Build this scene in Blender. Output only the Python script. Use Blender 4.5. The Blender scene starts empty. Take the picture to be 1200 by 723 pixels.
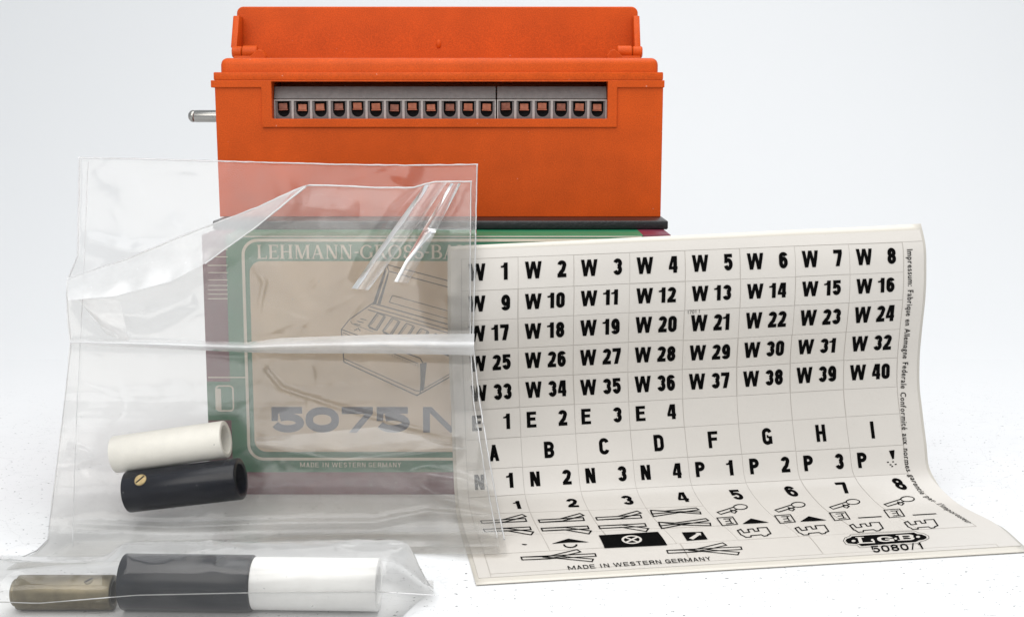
import bpy, bmesh, math, random
from mathutils import Vector, Matrix
random.seed(7)
C = bpy.context.scene.collection
SC = bpy.context.scene
SC.unit_settings.scale_length = 0.01          # 1 unit = 1 cm

# ------------------------------------------------------------------ camera
W0, H0, F = 1200.0, 723.0, 1550.0
HC = 10.95
TH = math.atan((361.5 - 130.0) / F)
cam = bpy.data.cameras.new("camera")
cam.sensor_width = 36.0
cam.lens = 36.0 * F / W0
cam.clip_start = 0.5
cam.clip_end = 2000
cam.dof.use_dof = True
cam.dof.focus_distance = 36.5
cam.dof.aperture_fstop = 90
camo = bpy.data.objects.new("camera", cam)
C.objects.link(camo)
camo.location = (0, 0, HC)
camo.rotation_euler = (math.pi / 2 - TH, 0, 0)
SC.camera = camo
CT, ST = math.cos(TH), math.sin(TH)

# ------------------------------------------------------------------ world, lamps, exposure
wd = bpy.data.worlds.new("World"); SC.world = wd; wd.use_nodes = True
wn = wd.node_tree.nodes["Background"]
wn.inputs[0].default_value = (0.90, 0.95, 1.0, 1)
wn.inputs[1].default_value = 0.68
def area(name, loc, target, sx, sy, radiance, col=(1, 1, 1)):
    l = bpy.data.lights.new(name, 'AREA'); l.shape = 'RECTANGLE'; l.size = sx; l.size_y = sy
    l.energy = radiance * math.pi * sx * sy; l.color = col
    o = bpy.data.objects.new(name, l); C.objects.link(o); o.location = loc
    d = Vector(target) - Vector(loc)
    o.rotation_euler = d.to_track_quat('-Z', 'Y').to_euler()
    return o
area("softbox_overhead", (6, 31, 62), (0, 36, 0), 90, 56, 2.5)
area("softbox_front", (-22, -24, 46), (0, 38, 5), 64, 44, 2.8, (1, 0.97, 0.93))
SC.view_settings.view_transform = 'Standard'
SC.view_settings.look = 'None'
SC.view_settings.exposure = 0.0
SC.view_settings.gamma = 1.0
SC.cycles.transparent_max_bounces = 32
SC.cycles.max_bounces = 8
SC.cycles.diffuse_bounces = 4

# ------------------------------------------------------------------ geometry helpers
def ray(px, py):
    x = (px - W0 / 2) / F; y = -(py - H0 / 2) / F
    return Vector((x, CT + y * ST, -ST + y * CT))
def at(px, py, Y):
    d = ray(px, py); return Vector((0, 0, HC)) + d * (Y / d.y)
def onz(px, py, z):
    d = ray(px, py); return Vector((0, 0, HC)) + d * ((z - HC) / d.z)
def proj(p):
    q = p - Vector((0, 0, HC))
    dep = q.y * CT - q.z * ST; up = q.y * ST + q.z * CT
    return (W0 / 2 + F * q.x / dep, H0 / 2 - F * up / dep)
def sm(a, b, x):
    t = max(0.0, min(1.0, (x - a) / (b - a))); return t * t * (3 - 2 * t)
def lut(tab, x):
    if x <= tab[0][0]: return tab[0][1]
    for (a, b), (c, d) in zip(tab, tab[1:]):
        if x <= c: return b + (d - b) * (x - a) / (c - a)
    return tab[-1][1]

def empty(name, loc, label, cat, group=None):
    o = bpy.data.objects.new(name, None); C.objects.link(o); o.location = loc
    o.empty_display_size = 1
    o["label"] = label; o["category"] = cat
    if group: o["group"] = group
    return o
def mk(name, V, Fc, mat, parent=None, smooth=False, root=None):
    me = bpy.data.meshes.new(name)
    off = Vector((0, 0, 0))
    r = parent
    while r is not None: off += r.location; r = r.parent
    me.from_pydata([tuple(Vector(v) - off) for v in V], [], Fc)
    me.materials.append(mat)
    if smooth:
        me.polygons.foreach_set("use_smooth", [True] * len(me.polygons))
    me.update()
    o = bpy.data.objects.new(name, me); C.objects.link(o); o.parent = parent
    return o
def mkbm(name, bm, mat, parent=None, smooth=False):
    bm.normal_update()
    V = [v.co.copy() for v in bm.verts]
    bm.verts.index_update()
    Fc = [[v.index for v in f.verts] for f in bm.faces]
    bm.free()
    return mk(name, V, Fc, mat, parent, smooth)
def box(bm, x0, x1, y0, y1, z0, z1):
    vs = [bm.verts.new(p) for p in ((x0,y0,z0),(x1,y0,z0),(x1,y1,z0),(x0,y1,z0),(x0,y0,z1),(x1,y0,z1),(x1,y1,z1),(x0,y1,z1))]
    for f in ((3,2,1,0),(4,5,6,7),(0,1,5,4),(1,2,6,5),(2,3,7,6),(3,0,4,7)):
        bm.faces.new([vs[i] for i in f])
    return vs
def boxobj(name, dims, mat, parent, bevel=0.0, seg=3):
    bm = bmesh.new(); box(bm, *dims)
    if bevel: bmesh.ops.bevel(bm, geom=bm.edges[:], offset=bevel, segments=seg, affect='EDGES', profile=0.5)
    o = mkbm(name, bm, mat, parent)
    if bevel: shade(o)
    return o
def shade(o, ang=40):
    me = o.data
    me.polygons.foreach_set("use_smooth", [True] * len(me.polygons))
    try: me.set_sharp_from_angle(angle=math.radians(ang))
    except Exception: pass
def prism(bm, pts, y0, y1):
    """pts: (x,z) outline, extruded from y0 (front) to y1"""
    a = [bm.verts.new((x, y0, z)) for x, z in pts]; b = [bm.verts.new((x, y1, z)) for x, z in pts]
    bm.faces.new(a); bm.faces.new(b[::-1])
    n = len(pts)
    for i in range(n): bm.faces.new([a[i], b[i], b[(i+1) % n], a[(i+1) % n]])
    bmesh.ops.recalc_face_normals(bm, faces=bm.faces[:])
def rrect(x0, x1, z0, z1, r, n=6, corners=(1,1,1,1)):
    out = []
    for k, (cx, cz, a) in enumerate(((x1-r, z1-r, 0), (x0+r, z1-r, 90), (x0+r, z0+r, 180), (x1-r, z0+r, 270))):
        if corners[k]:
            for i in range(n+1):
                t = math.radians(a + 90*i/n); out.append((cx + r*math.cos(t), cz + r*math.sin(t)))
        else:
            out.append(((x1, x0, x0, x1)[k], (z1, z1, z0, z0)[k]))
    return out
def boolean(o, cutters):
    for c in cutters:
        m = o.modifiers.new("b", 'BOOLEAN'); m.operation = 'DIFFERENCE'; m.object = c; m.solver = 'EXACT'
    dg = bpy.context.evaluated_depsgraph_get(); dg.update()
    me = bpy.data.meshes.new_from_object(o.evaluated_get(dg))
    o.modifiers.clear(); o.data = me
    for c in cutters: bpy.data.objects.remove(c)
def cyl(bm, p0, p1, r0, r1=None, n=32, caps=True, ring=None):
    """solid of revolution; ring: list of (t, r) along p0->p1"""
    p0 = Vector(p0); p1 = Vector(p1); d = (p1 - p0); L = d.length; d.normalize()
    a = d.orthogonal().normalized(); b = d.cross(a)
    prof = ring or [(0, r0), (L, r1 if r1 is not None else r0)]
    rows = []
    for t, r in prof:
        rows.append([bm.verts.new(p0 + d*t + (a*math.cos(2*math.pi*i/n) + b*math.sin(2*math.pi*i/n))*max(r, 1e-4)) for i in range(n)])
    for A, B in zip(rows, rows[1:]):
        for i in range(n): bm.faces.new([A[i], A[(i+1) % n], B[(i+1) % n], B[i]])
    if caps:
        bm.faces.new(rows[0][::-1]); bm.faces.new(rows[-1])
    bmesh.ops.recalc_face_normals(bm, faces=bm.faces[:])

# ------------------------------------------------------------------ materials
def mat(name):
    m = bpy.data.materials.new(name); m.use_nodes = True
    return m, m.node_tree, m.node_tree.nodes["Principled BSDF"]
def N(nt, t, **kw):
    n = nt.nodes.new(t)
    for k, v in kw.items(): setattr(n, k, v)
    return n
def noise(nt, scale, detail=4, rough=0.6, coord='Object', vec=None):
    n = N(nt, 'ShaderNodeTexNoise'); n.inputs['Scale'].default_value = scale
    n.inputs['Detail'].default_value = detail; n.inputs['Roughness'].default_value = rough
    if vec is None:
        tc = N(nt, 'ShaderNodeTexCoord'); vec = tc.outputs[coord]
    nt.links.new(vec, n.inputs['Vector'])
    return n
def ramp(nt, fac, stops):
    r = N(nt, 'ShaderNodeValToRGB'); e = r.color_ramp.elements
    while len(e) < len(stops): e.new(0.5)
    for i, (p, c) in enumerate(stops):
        e[i].position = p; e[i].color = (c[0], c[1], c[2], 1) if not isinstance(c, float) else (c, c, c, 1)
    nt.links.new(fac, r.inputs[0]); return r
def simple(name, col, rough=0.5, metal=0.0, var=0.08, nscale=3.0, bump=0.0, bscale=60.0, spec=0.5, bdist=0.02, dust=0.0):
    m, nt, p = mat(name)
    n = noise(nt, nscale, 5)
    lo = [c*(1-var) for c in col]; hi = [min(1, c*(1+var)) for c in col]
    r = ramp(nt, n.outputs['Fac'], [(0.3, lo), (0.7, hi)])
    if dust:
        nd = noise(nt, 9.0, 2, 0.5); rd = ramp(nt, nd.outputs['Fac'], [(0.76, 0.0), (0.79, dust)])
        ng = noise(nt, 30.0, 2, 0.5); rg_ = ramp(nt, ng.outputs['Fac'], [(0.3, 0.82), (0.7, 1.12)])
        m0 = N(nt, 'ShaderNodeMixRGB', blend_type='MULTIPLY'); m0.inputs[0].default_value = 1.0
        nt.links.new(r.outputs[0], m0.inputs[1]); nt.links.new(rg_.outputs[0], m0.inputs[2])
        m1 = N(nt, 'ShaderNodeMixRGB'); nt.links.new(rd.outputs[0], m1.inputs[0]); nt.links.new(m0.outputs[0], m1.inputs[1]); m1.inputs[2].default_value = (0.75, 0.6, 0.5, 1)
        nt.links.new(m1.outputs[0], p.inputs['Base Color'])
    else: nt.links.new(r.outputs[0], p.inputs['Base Color'])
    p.inputs['Roughness'].default_value = rough; p.inputs['Metallic'].default_value = metal
    p.inputs['Specular IOR Level'].default_value = spec
    if bump:
        b = N(nt, 'ShaderNodeBump'); b.inputs['Strength'].default_value = bump; b.inputs['Distance'].default_value = bdist
        nb = noise(nt, bscale, 3)
        nt.links.new(nb.outputs['Fac'], b.inputs['Height']); nt.links.new(b.outputs[0], p.inputs['Normal'])
    return m
M = {}
M['orange'] = simple("orange_plastic", (0.545, 0.074, 0.007), 0.38, spec=0.14, dust=0.35, var=0.10, nscale=0.8, bump=0.25, bscale=22, bdist=0.01)
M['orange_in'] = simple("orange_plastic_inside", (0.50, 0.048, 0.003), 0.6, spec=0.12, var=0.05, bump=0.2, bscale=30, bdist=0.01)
M['black'] = simple("black_plastic", (0.010, 0.010, 0.011), 0.35, dust=0.3, var=0.2, bump=0.6, bscale=14, bdist=0.02)
M['terminal'] = simple("grey_terminal_plastic", (0.14, 0.12, 0.115), 0.5, var=0.15, nscale=6, bump=0.2)
M['terminal_rib'] = simple("grey_terminal_frame", (0.38, 0.34, 0.32), 0.45, var=0.15, nscale=6, bump=0.2)
M['recess_shade'] = simple("painted_recess_shade", (0.006, 0.005, 0.005), 0.9)  # near-black colour stands in for shade inside sockets and screw slots
M['copper'] = simple("copper_clamp", (0.36, 0.115, 0.06), 0.5, 0.35, var=0.25, nscale=5)
M['copper2'] = simple('tarnished_clamp', (0.22, 0.075, 0.045), 0.5, 0.3, var=0.35, nscale=9)
M['steel'] = simple("steel_pin", (0.34, 0.33, 0.31), 0.22, 1.0, var=0.05)
M['brass'] = simple("brass_screw", (0.55, 0.42, 0.22), 0.38, 1.0, var=0.2, nscale=8)
M['green'] = simple("green_card", (0.012, 0.17, 0.075), 0.38, var=0.12, nscale=2.2, bump=0.15, bscale=12)
M['burgundy'] = simple("burgundy_card", (0.14, 0.014, 0.035), 0.4, var=0.15, nscale=2.5, bump=0.15, bscale=12)
M['cream'] = simple("cream_ink", (0.72, 0.66, 0.54), 0.45, var=0.05)
M['photo'] = simple("beige_card_panel", (0.64, 0.485, 0.32), 0.5, var=0.10, nscale=0.9, bump=0.1, bscale=8)
M['ink'] = simple("dark_print_ink", (0.07, 0.06, 0.06), 0.5)
M['blueink'] = simple("dark_blue_ink", (0.018, 0.022, 0.055), 0.45)
M['line'] = simple("thin_grey_ink", (0.02, 0.017, 0.015), 0.6, spec=0.1)
M['whiteplastic'] = simple("ivory_plastic", (0.80, 0.775, 0.71), 0.45, var=0.04, bump=0.15, bscale=8)
M['white2'] = simple("white_plastic", (0.88, 0.875, 0.86), 0.4, var=0.03)
M['blackplastic'] = simple("glossy_black_plastic", (0.005, 0.0065, 0.012), 0.25, spec=0.35, var=0.2, bump=0.02, bscale=2, bdist=0.03)
M['olive'] = simple("dull_brass_tube", (0.16, 0.135, 0.085), 0.36, 0.6, var=0.25, nscale=3, bump=0.2, bscale=10)
M['paperink'] = simple("black_letter_ink", (0.003, 0.003, 0.003), 0.95, spec=0.03, var=0.1)

def paper(name, col, edge=None):
    m, nt, p = mat(name)
    n = noise(nt, 0.5, 6, 0.65); r = ramp(nt, n.outputs['Fac'], [(0.3, [c*0.965 for c in col]), (0.7, col)])
    n2 = noise(nt, 26, 2, 0.5)
    r2 = ramp(nt, n2.outputs['Fac'], [(0.25, 0.80), (0.33, 1.0)])
    mx = N(nt, 'ShaderNodeMixRGB', blend_type='MULTIPLY'); mx.inputs[0].default_value = 0.5
    nt.links.new(r.outputs[0], mx.inputs[1]); nt.links.new(r2.outputs[0], mx.inputs[2])
    nt.links.new(mx.outputs[0], p.inputs['Base Color'])
    p.inputs['Roughness'].default_value = 0.3
    b = N(nt, 'ShaderNodeBump'); b.inputs['Strength'].default_value = 0.25; b.inputs['Distance'].default_value = 0.03
    nb = noise(nt, 1.6, 5); nt.links.new(nb.outputs['Fac'], b.inputs['Height']); nt.links.new(b.outputs[0], p.inputs['Normal'])
    return m
M['sticker'] = paper("sticker_paper", (0.60, 0.565, 0.52))
M['backing'] = paper("backing_paper", (0.46, 0.43, 0.39))
M['lower'] = paper("yellowed_backing_paper", (0.64, 0.60, 0.53))

# worn white painted table
def table_mat():
    m, nt, p = mat("worn_white_paint")
    tc = N(nt, 'ShaderNodeTexCoord')
    def layer(sx, sy, scale, lo, hi, dark, detail=4, rough=0.65):
        mp = N(nt, 'ShaderNodeMapping'); mp.inputs['Scale'].default_value = (sx, sy, 1)
        nt.links.new(tc.outputs['Object'], mp.inputs['Vector'])
        n = noise(nt, scale, detail, rough, vec=mp.outputs[0])
        return ramp(nt, n.outputs['Fac'], [(lo, dark), (hi, 1.0)]), n
    a, na = layer(1, 1.5, 6.0, 0.325, 0.352, 0.03, 4, 0.66)         # round pits
    b, nb = layer(0.8, 2.6, 2.2, 0.33, 0.385, 0.30, 9, 0.85)         # scratched patches
    mp2 = N(nt, 'ShaderNodeMapping'); mp2.inputs['Scale'].default_value = (0.9, 13, 1); mp2.inputs['Rotation'].default_value = (0, 0, 0.55)
    nt.links.new(tc.outputs['Object'], mp2.inputs['Vector']); n_s = noise(nt, 1.2, 5, 0.7, vec=mp2.outputs[0]); sc2 = ramp(nt, n_s.outputs['Fac'], [(0.30, 0.40), (0.345, 1.0)])
    c, nc = layer(0.35, 0.35, 1.0, 0.3, 0.7, 0.97, 4, 0.6)        # broad tone
    # fine straight scratches
    wv = N(nt, 'ShaderNodeTexVoronoi', feature='DISTANCE_TO_EDGE'); wv.inputs['Scale'].default_value = 0.9
    wn_ = noise(nt, 1.4, 6, 0.7)
    mxv = N(nt, 'ShaderNodeMixRGB'); mxv.inputs[0].default_value = 0.35
    nt.links.new(tc.outputs['Object'], mxv.inputs[1]); nt.links.new(wn_.outputs['Color'], mxv.inputs[2])
    nt.links.new(mxv.outputs[0], wv.inputs['Vector'])
    wr = ramp(nt, wv.outputs[0], [(0.0, 0.86), (0.006, 1.0)])
    msk, _ = layer(1, 1, 0.6, 0.45, 0.6, 0.0, 3)
    inv = N(nt, 'ShaderNodeMixRGB', blend_type='LIGHTEN'); inv.inputs[0].default_value = 1.0
    nt.links.new(wr.outputs[0], inv.inputs[1]); nt.links.new(msk.outputs[0], inv.inputs[2])
    cur = a.outputs[0]
    for q in (b.outputs[0], sc2.outputs[0], c.outputs[0], inv.outputs[0]):
        x = N(nt, 'ShaderNodeMixRGB', blend_type='MULTIPLY'); x.inputs[0].default_value = 1.0
        nt.links.new(cur, x.inputs[1]); nt.links.new(q, x.inputs[2]); cur = x.outputs[0]
    sp = N(nt, 'ShaderNodeSeparateXYZ'); nt.links.new(tc.outputs['Object'], sp.inputs[0])
    wr_ = N(nt, 'ShaderNodeMapRange'); wr_.inputs['From Min'].default_value = 40; wr_.inputs['From Max'].default_value = 56
    nt.links.new(sp.outputs[1], wr_.inputs[0])
    fd = N(nt, 'ShaderNodeMixRGB'); nt.links.new(wr_.outputs[0], fd.inputs[0]); nt.links.new(cur, fd.inputs[1]); fd.inputs[2].default_value = (0.985, 0.985, 0.985, 1); cur = fd.outputs[0]
    x = N(nt, 'ShaderNodeMixRGB', blend_type='MULTIPLY'); x.inputs[0].default_value = 1.0
    nt.links.new(cur, x.inputs[1]); x.inputs[2].default_value = (0.735, 0.738, 0.74, 1)
    nt.links.new(x.outputs[0], p.inputs['Base Color'])
    bp = N(nt, 'ShaderNodeBump'); bp.inputs['Strength'].default_value = 0.5; bp.inputs['Distance'].default_value = 0.05
    nt.links.new(cur, bp.inputs['Height']); nt.links.new(bp.outputs[0], p.inputs['Normal'])
    p.inputs['Roughness'].default_value = 0.75; p.inputs['Specular IOR Level'].default_value = 0.25
    return m
M['table'] = table_mat()
M['drop'] = simple("white_backdrop_paper", (0.76, 0.77, 0.785), 0.9, var=0.005, nscale=0.05)

def film_mat(name, veil, vcol=(0.74, 0.735, 0.72), trans=(0.965, 0.96, 0.95), rough=0.19, gloss=0.95, bump=0.3):
    m = bpy.data.materials.new(name); m.use_nodes = True; nt = m.node_tree; nt.nodes.clear()
    out = N(nt, 'ShaderNodeOutputMaterial')
    tr = N(nt, 'ShaderNodeBsdfTransparent'); tr.inputs[0].default_value = (*trans, 1)
    df = N(nt, 'ShaderNodeBsdfDiffuse'); df.inputs[0].default_value = (*vcol, 1)
    tl = N(nt, 'ShaderNodeBsdfTranslucent'); tl.inputs[0].default_value = (*vcol, 1)
    gl = N(nt, 'ShaderNodeBsdfGlossy'); gl.inputs['Roughness'].default_value = rough
    gl.inputs[0].default_value = (1, 1, 1, 1)
    bp = N(nt, 'ShaderNodeBump'); bp.inputs['Strength'].default_value = bump; bp.inputs['Distance'].default_value = 0.06
    nb = noise(nt, 0.9, 2.5, 0.5); nb.inputs['Distortion'].default_value = 0.6
    nt.links.new(nb.outputs['Fac'], bp.inputs['Height'])
    for g in (gl, df): nt.links.new(bp.outputs[0], g.inputs['Normal'])
    dm = N(nt, 'ShaderNodeMixShader'); dm.inputs[0].default_value = 0.45
    nt.links.new(df.outputs[0], dm.inputs[1]); nt.links.new(tl.outputs[0], dm.inputs[2])
    nv = noise(nt, 0.45, 6, 0.6); rv = N(nt, 'ShaderNodeMapRange')
    rv.inputs['From Min'].default_value = 0.3; rv.inputs['From Max'].default_value = 0.7
    rv.inputs['To Min'].default_value = veil*0.72; rv.inputs['To Max'].default_value = veil*1.28
    nt.links.new(nv.outputs['Fac'], rv.inputs[0])
    at_ = N(nt, 'ShaderNodeAttribute'); at_.attribute_name = 'clarity'
    om = N(nt, 'ShaderNodeMath', operation='SUBTRACT'); om.inputs[0].default_value = 1.0; nt.links.new(at_.outputs['Fac'], om.inputs[1])
    rvm = N(nt, 'ShaderNodeMath', operation='MULTIPLY'); nt.links.new(rv.outputs[0], rvm.inputs[0]); nt.links.new(om.outputs[0], rvm.inputs[1]); rv = rvm
    # tiny dust specks in the film
    ns = noise(nt, 11, 2, 0.5); rs = ramp(nt, ns.outputs['Fac'], [(0.74, 0.0), (0.79, 0.35)])
    ad = N(nt, 'ShaderNodeMath', operation='ADD'); nt.links.new(rv.outputs[0], ad.inputs[0]); nt.links.new(rs.outputs[0], ad.inputs[1])
    m1 = N(nt, 'ShaderNodeMixShader'); nt.links.new(ad.outputs[0], m1.inputs[0])
    nt.links.new(tr.outputs[0], m1.inputs[1]); nt.links.new(dm.outputs[0], m1.inputs[2])
    fr = N(nt, 'ShaderNodeFresnel'); fr.inputs[0].default_value = 1.5
    nt.links.new(bp.outputs[0], fr.inputs['Normal'])
    fm = N(nt, 'ShaderNodeMath', operation='MULTIPLY', use_clamp=True); fm.inputs[1].default_value = gloss
    fm0 = N(nt, 'ShaderNodeMath', operation='MULTIPLY'); nt.links.new(fr.outputs[0], fm0.inputs[0])
    om2 = N(nt, 'ShaderNodeMath', operation='MULTIPLY_ADD'); om2.inputs[1].default_value = 0.95; om2.inputs[2].default_value = 0.05
    nt.links.new(om.outputs[0], om2.inputs[0]); nt.links.new(om2.outputs[0], fm0.inputs[1]); nt.links.new(fm0.outputs[0], fm.inputs[0])
    m2 = N(nt, 'ShaderNodeMixShader'); nt.links.new(fm.outputs[0], m2.inputs[0])
    nt.links.new(m1.outputs[0], m2.inputs[1]); nt.links.new(gl.outputs[0], m2.inputs[2])
    nt.links.new(m2.outputs[0], out.inputs[0])
    return m
M['film'] = film_mat("clear_film", 0.14)
M['film2'] = film_mat("clear_film_front", 0.105)
M['fold'] = film_mat("rolled_film", 0.62, vcol=(0.96, 0.97, 0.98), rough=0.2, gloss=2.0)
M['streak'] = film_mat("crease_highlight_film", 0.13, vcol=(0.95, 0.95, 0.97), rough=0.30, gloss=1.8)  # whitened, extra glossy film that paints highlights along creases
M['roll'] = M['fold']
M['fold'] = film_mat("folded_film", 0.40, vcol=(0.96, 0.97, 0.98), rough=0.2, gloss=2.0)
M['pocket'] = film_mat("clear_film_pocket", 0.05, gloss=0.9, bump=0.10, rough=0.14)
M['seam'] = film_mat("film_seam", 0.5, vcol=(0.97, 0.97, 0.97), rough=0.2, gloss=2.5)

# ------------------------------------------------------------------ lettering (own stroke faces)
def arc(cx, cy, rx, ry, a0, a1, n=10):
    return [(cx + rx*math.cos(math.radians(a0+(a1-a0)*i/n)), cy + ry*math.sin(math.radians(a0+(a1-a0)*i/n))) for i in range(n+1)]
def ribbon(pts, w, closed=False, ext=0.0):
    """offset outline quads of a polyline. returns list of quads (4 pts each)"""
    P = []
    for p in pts:
        p = Vector((p[0], p[1]))
        if not P or (p-P[-1]).length > 1e-5: P.append(p)
    if closed and (P[0]-P[-1]).length < 1e-6: P.pop()
    if not closed and ext:
        P[0] = P[0] + (P[0]-P[1]).normalized()*ext; P[-1] = P[-1] + (P[-1]-P[-2]).normalized()*ext
    n = len(P); L = []; R = []
    for i in range(n):
        a = P[i-1] if (i > 0 or closed) else None; b = P[(i+1) % n] if (i < n-1 or closed) else None
        d1 = (P[i]-a).normalized() if a is not None else None; d2 = (b-P[i]).normalized() if b is not None else None
        if d1 is None: d1 = d2
        if d2 is None: d2 = d1
        n1 = Vector((-d1.y, d1.x)); n2 = Vector((-d2.y, d2.x)); m = n1+n2
        if m.length < 0.3: m = n1*1.0
        m.normalize(); k = w/2/max(0.35, m.dot(n1))
        L.append(P[i]+m*k); R.append(P[i]-m*k)
    q = []
    for i in range(n if closed else n-1):
        j = (i+1) % n; q.append((L[i], L[j], R[j], R[i]))
    return q
def glyph(ch, w, t):
    """strokes of a grotesque letter of height 1 and width w, stroke t"""
    a, b, lo, hi, cx = t/2, w-t/2, t/2, 1-t/2, w/2
    r = (b-a)/2; ry = min(r, 0.3); mid = 0.52
    e = t/2; Q = []
    def S(p, closed=False, ext=e): Q.extend(ribbon(p, t, closed, ext))
    def P(*p): Q.append(tuple(Vector(x) for x in p))
    if ch in '0O':
        S(arc(cx, hi-ry, r, ry, 180, 0)+arc(cx, lo+ry, r, ry, 0, -180), True)
    elif ch == '1':
        s = w*0.62
        P((s-t/2, 0), (s+t/2, 0), (s+t/2, 1), (s-t/2, 1)); P((s-t*1.3, 0.70), (s-t*0.4, 0.70), (s-t*0.4, 0.84), (s-t*1.3, 0.80)); P((s-t*0.75, 0.80), (s-t*0.4, 0.80), (s-t*0.4, 1.0), (s-t*0.55, .9))
    elif ch == '2':
        S(arc(cx, hi-ry, r, ry, 175, -25)+[(b-0.16*w, 0.43), (a+0.12*w, 0.25), (a, lo)], False, 0); P((0, 0), (w, 0), (w, t*0.95), (0, t*0.95))
    elif ch == '3':
        r1 = (hi-mid)/2; r2 = (mid-lo)/2
        S(arc(cx, hi-r1, r, r1, 165, -90), False, 0); S(arc(cx, lo+r2, r, r2, 90, -165), False, 0)
    elif ch == '4':
        s = w*0.72
        P((s-t/2, 0), (s+t/2, 0), (s+t/2, 1), (s-t/2, 1)); P((0, .2), (w, .2), (w, .2+t*.75), (0, .2+t*.75))
        P((0, .2+t*.7), (t*.8, .2+t*.7), (s-t*.1, 1), (s-t*.9, 1))
    elif ch == '5':
        P((a-t*.4, 1-t*.9), (w*.95, 1-t*.9), (w*.95, 1), (a-t*.4, 1)); P((0.02, .45), (t*.85+.02, .45), (t*.95+.02, 1-t*.5), (.04, 1-t*.5))
        r2 = (0.62-lo)/2; S(arc(cx, lo+r2, r, r2, 125, -165, 14), False, 0)
    elif ch in '69':
        r2 = (0.60-lo)/2
        q0 = len(Q)
        S(arc(cx, lo+r2, r, r2, 0, 360, 18), True); S([(a, lo+r2), (a, hi-ry)]+arc(cx, hi-ry, r, ry, 180, 15), False, 0)
        if ch == '9': Q[q0:] = [tuple(Vector((w-p.x, 1-p.y)) for p in q) for q in Q[q0:]]
    elif ch == '7':
        P((0, 1-t*.95), (w, 1-t*.95), (w, 1), (0, 1)); P((w*.22, 0), (w*.22+t*1.05, 0), (w, 1-t*.9), (w-t*1.05, 1-t*.9))
    elif ch == '8':
        m2 = 0.53; r1 = (hi-m2)/2; r2 = (m2-lo)/2
        S(arc(cx, hi-r1, r*.93, r1, 0, 360, 16), True); S(arc(cx, lo+r2, r, r2, 0, 360, 16), True)
    elif ch == 'I': P((cx-t/2, 0), (cx+t/2, 0), (cx+t/2, 1), (cx-t/2, 1))
    elif ch in 'EFL':
        P((0, 0), (t, 0), (t, 1), (0, 1)); h = t*.85
        if ch != 'L': P((t, 1-h), (w, 1-h), (w, 1), (t, 1)); P((t, .44), (w*.92, .44), (w*.92, .44+h), (t, .44+h))
        if ch != 'F': P((t, 0), (w, 0), (w, h), (t, h))
    elif ch == 'H':
        P((0, 0), (t, 0), (t, 1), (0, 1)); P((w-t, 0), (w, 0), (w, 1), (w-t, 1)); P((t, .43), (w-t, .43), (w-t, .43+t*.85), (t, .43+t*.85))
    elif ch == 'T': P((cx-t/2, 0), (cx+t/2, 0), (cx+t/2, 1-t*.8), (cx-t/2, 1-t*.8)); P((0, 1-t*.85), (w, 1-t*.85), (w, 1), (0, 1))
    elif ch == 'N':
        P((0, 0), (t*.9, 0), (t*.9, 1), (0, 1)); P((w-t*.9, 0), (w, 0), (w, 1), (w-t*.9, 1)); P((w-t*1.1, 0), (w-t*.1, 0), (t*1.1, 1), (t*.1, 1))
    elif ch == 'M':
        P((0, 0), (t, 0), (t, 1), (0, 1)); P((w-t, 0), (w, 0), (w, 1), (w-t, 1)); P((cx-t*.5, .1), (cx+t*.5, .1), (t*1.1, 1), (t*.1, 1)); P((cx-t*.5, .1), (cx+t*.5, .1), (w-t*.1, 1), (w-t*1.1, 1))
    elif ch == 'A':
        P((0, 0), (t, 0), (cx+t*.55, 1), (cx-t*.45, 1)); P((w-t, 0), (w, 0), (cx+t*.45, 1), (cx-t*.55, 1)); P((w*.22, .22), (w*.78, .22), (w*.74, .22+t*.7), (w*.26, .22+t*.7))
    elif ch == 'W':
        x = (0, .27*w, .5*w, .73*w, w); k = t*.95
        P((x[1]-k*.5, 0), (x[1]+k*.45, 0), (k, 1), (0, 1)); P((x[1]-k*.45, 0), (x[1]+k*.5, 0), (x[2]+k*.42, 1), (x[2]-k*.5, 1))
        P((x[3]-k*.5, 0), (x[3]+k*.45, 0), (x[2]+k*.5, 1), (x[2]-k*.42, 1)); P((x[3]-k*.45, 0), (x[3]+k*.5, 0), (w, 1), (w-k, 1))
    elif ch == 'Y': P((0, 1), (t, 1), (cx+t/2, .42), (cx-t/2, .42)); P((w-t, 1), (w, 1), (cx+t/2, .42), (cx-t/2, .42)); P((cx-t/2, 0), (cx+t/2, 0), (cx+t/2, .45), (cx-t/2, .45))
    elif ch in 'CG':
        S(arc(cx, hi-ry, r, ry, 10, 180)+arc(cx, lo+ry, r, ry, 180, 350), False, 0)
        if ch == 'G': P((w-t, .05), (w, .05), (w, .5), (w-t, .5)); P((cx-t*.1, .40), (w-t, .40), (w-t, .40+t*.8), (cx-t*.1, .40+t*.8))
    elif ch == 'D':
        P((0, 0), (t, 0), (t, 1), (0, 1)); S([(a, hi)]+arc(b-r, hi-ry, r, ry, 90, 0)+arc(b-r, lo+ry, r, ry, 0, -90)+[(a, lo)], False, 0)
    elif ch in 'BPR':
        P((0, 0), (t, 0), (t, 1), (0, 1)); r1 = (hi-.5)/2
        S([(a, hi)]+arc(b-r1, hi-r1, r1, r1, 90, -90)+[(a, .5)], False, 0)
        if ch == 'B': r2 = (.5-lo)/2; S([(a, .5)]+arc(b-r2, lo+r2, r2, r2, 90, -90)+[(a, lo)], False, 0)
        if ch == 'R': P((w-t, 0), (w, 0), (w*.75, .5), (w*.75-t, .5))
    elif ch == 'S':
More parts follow.
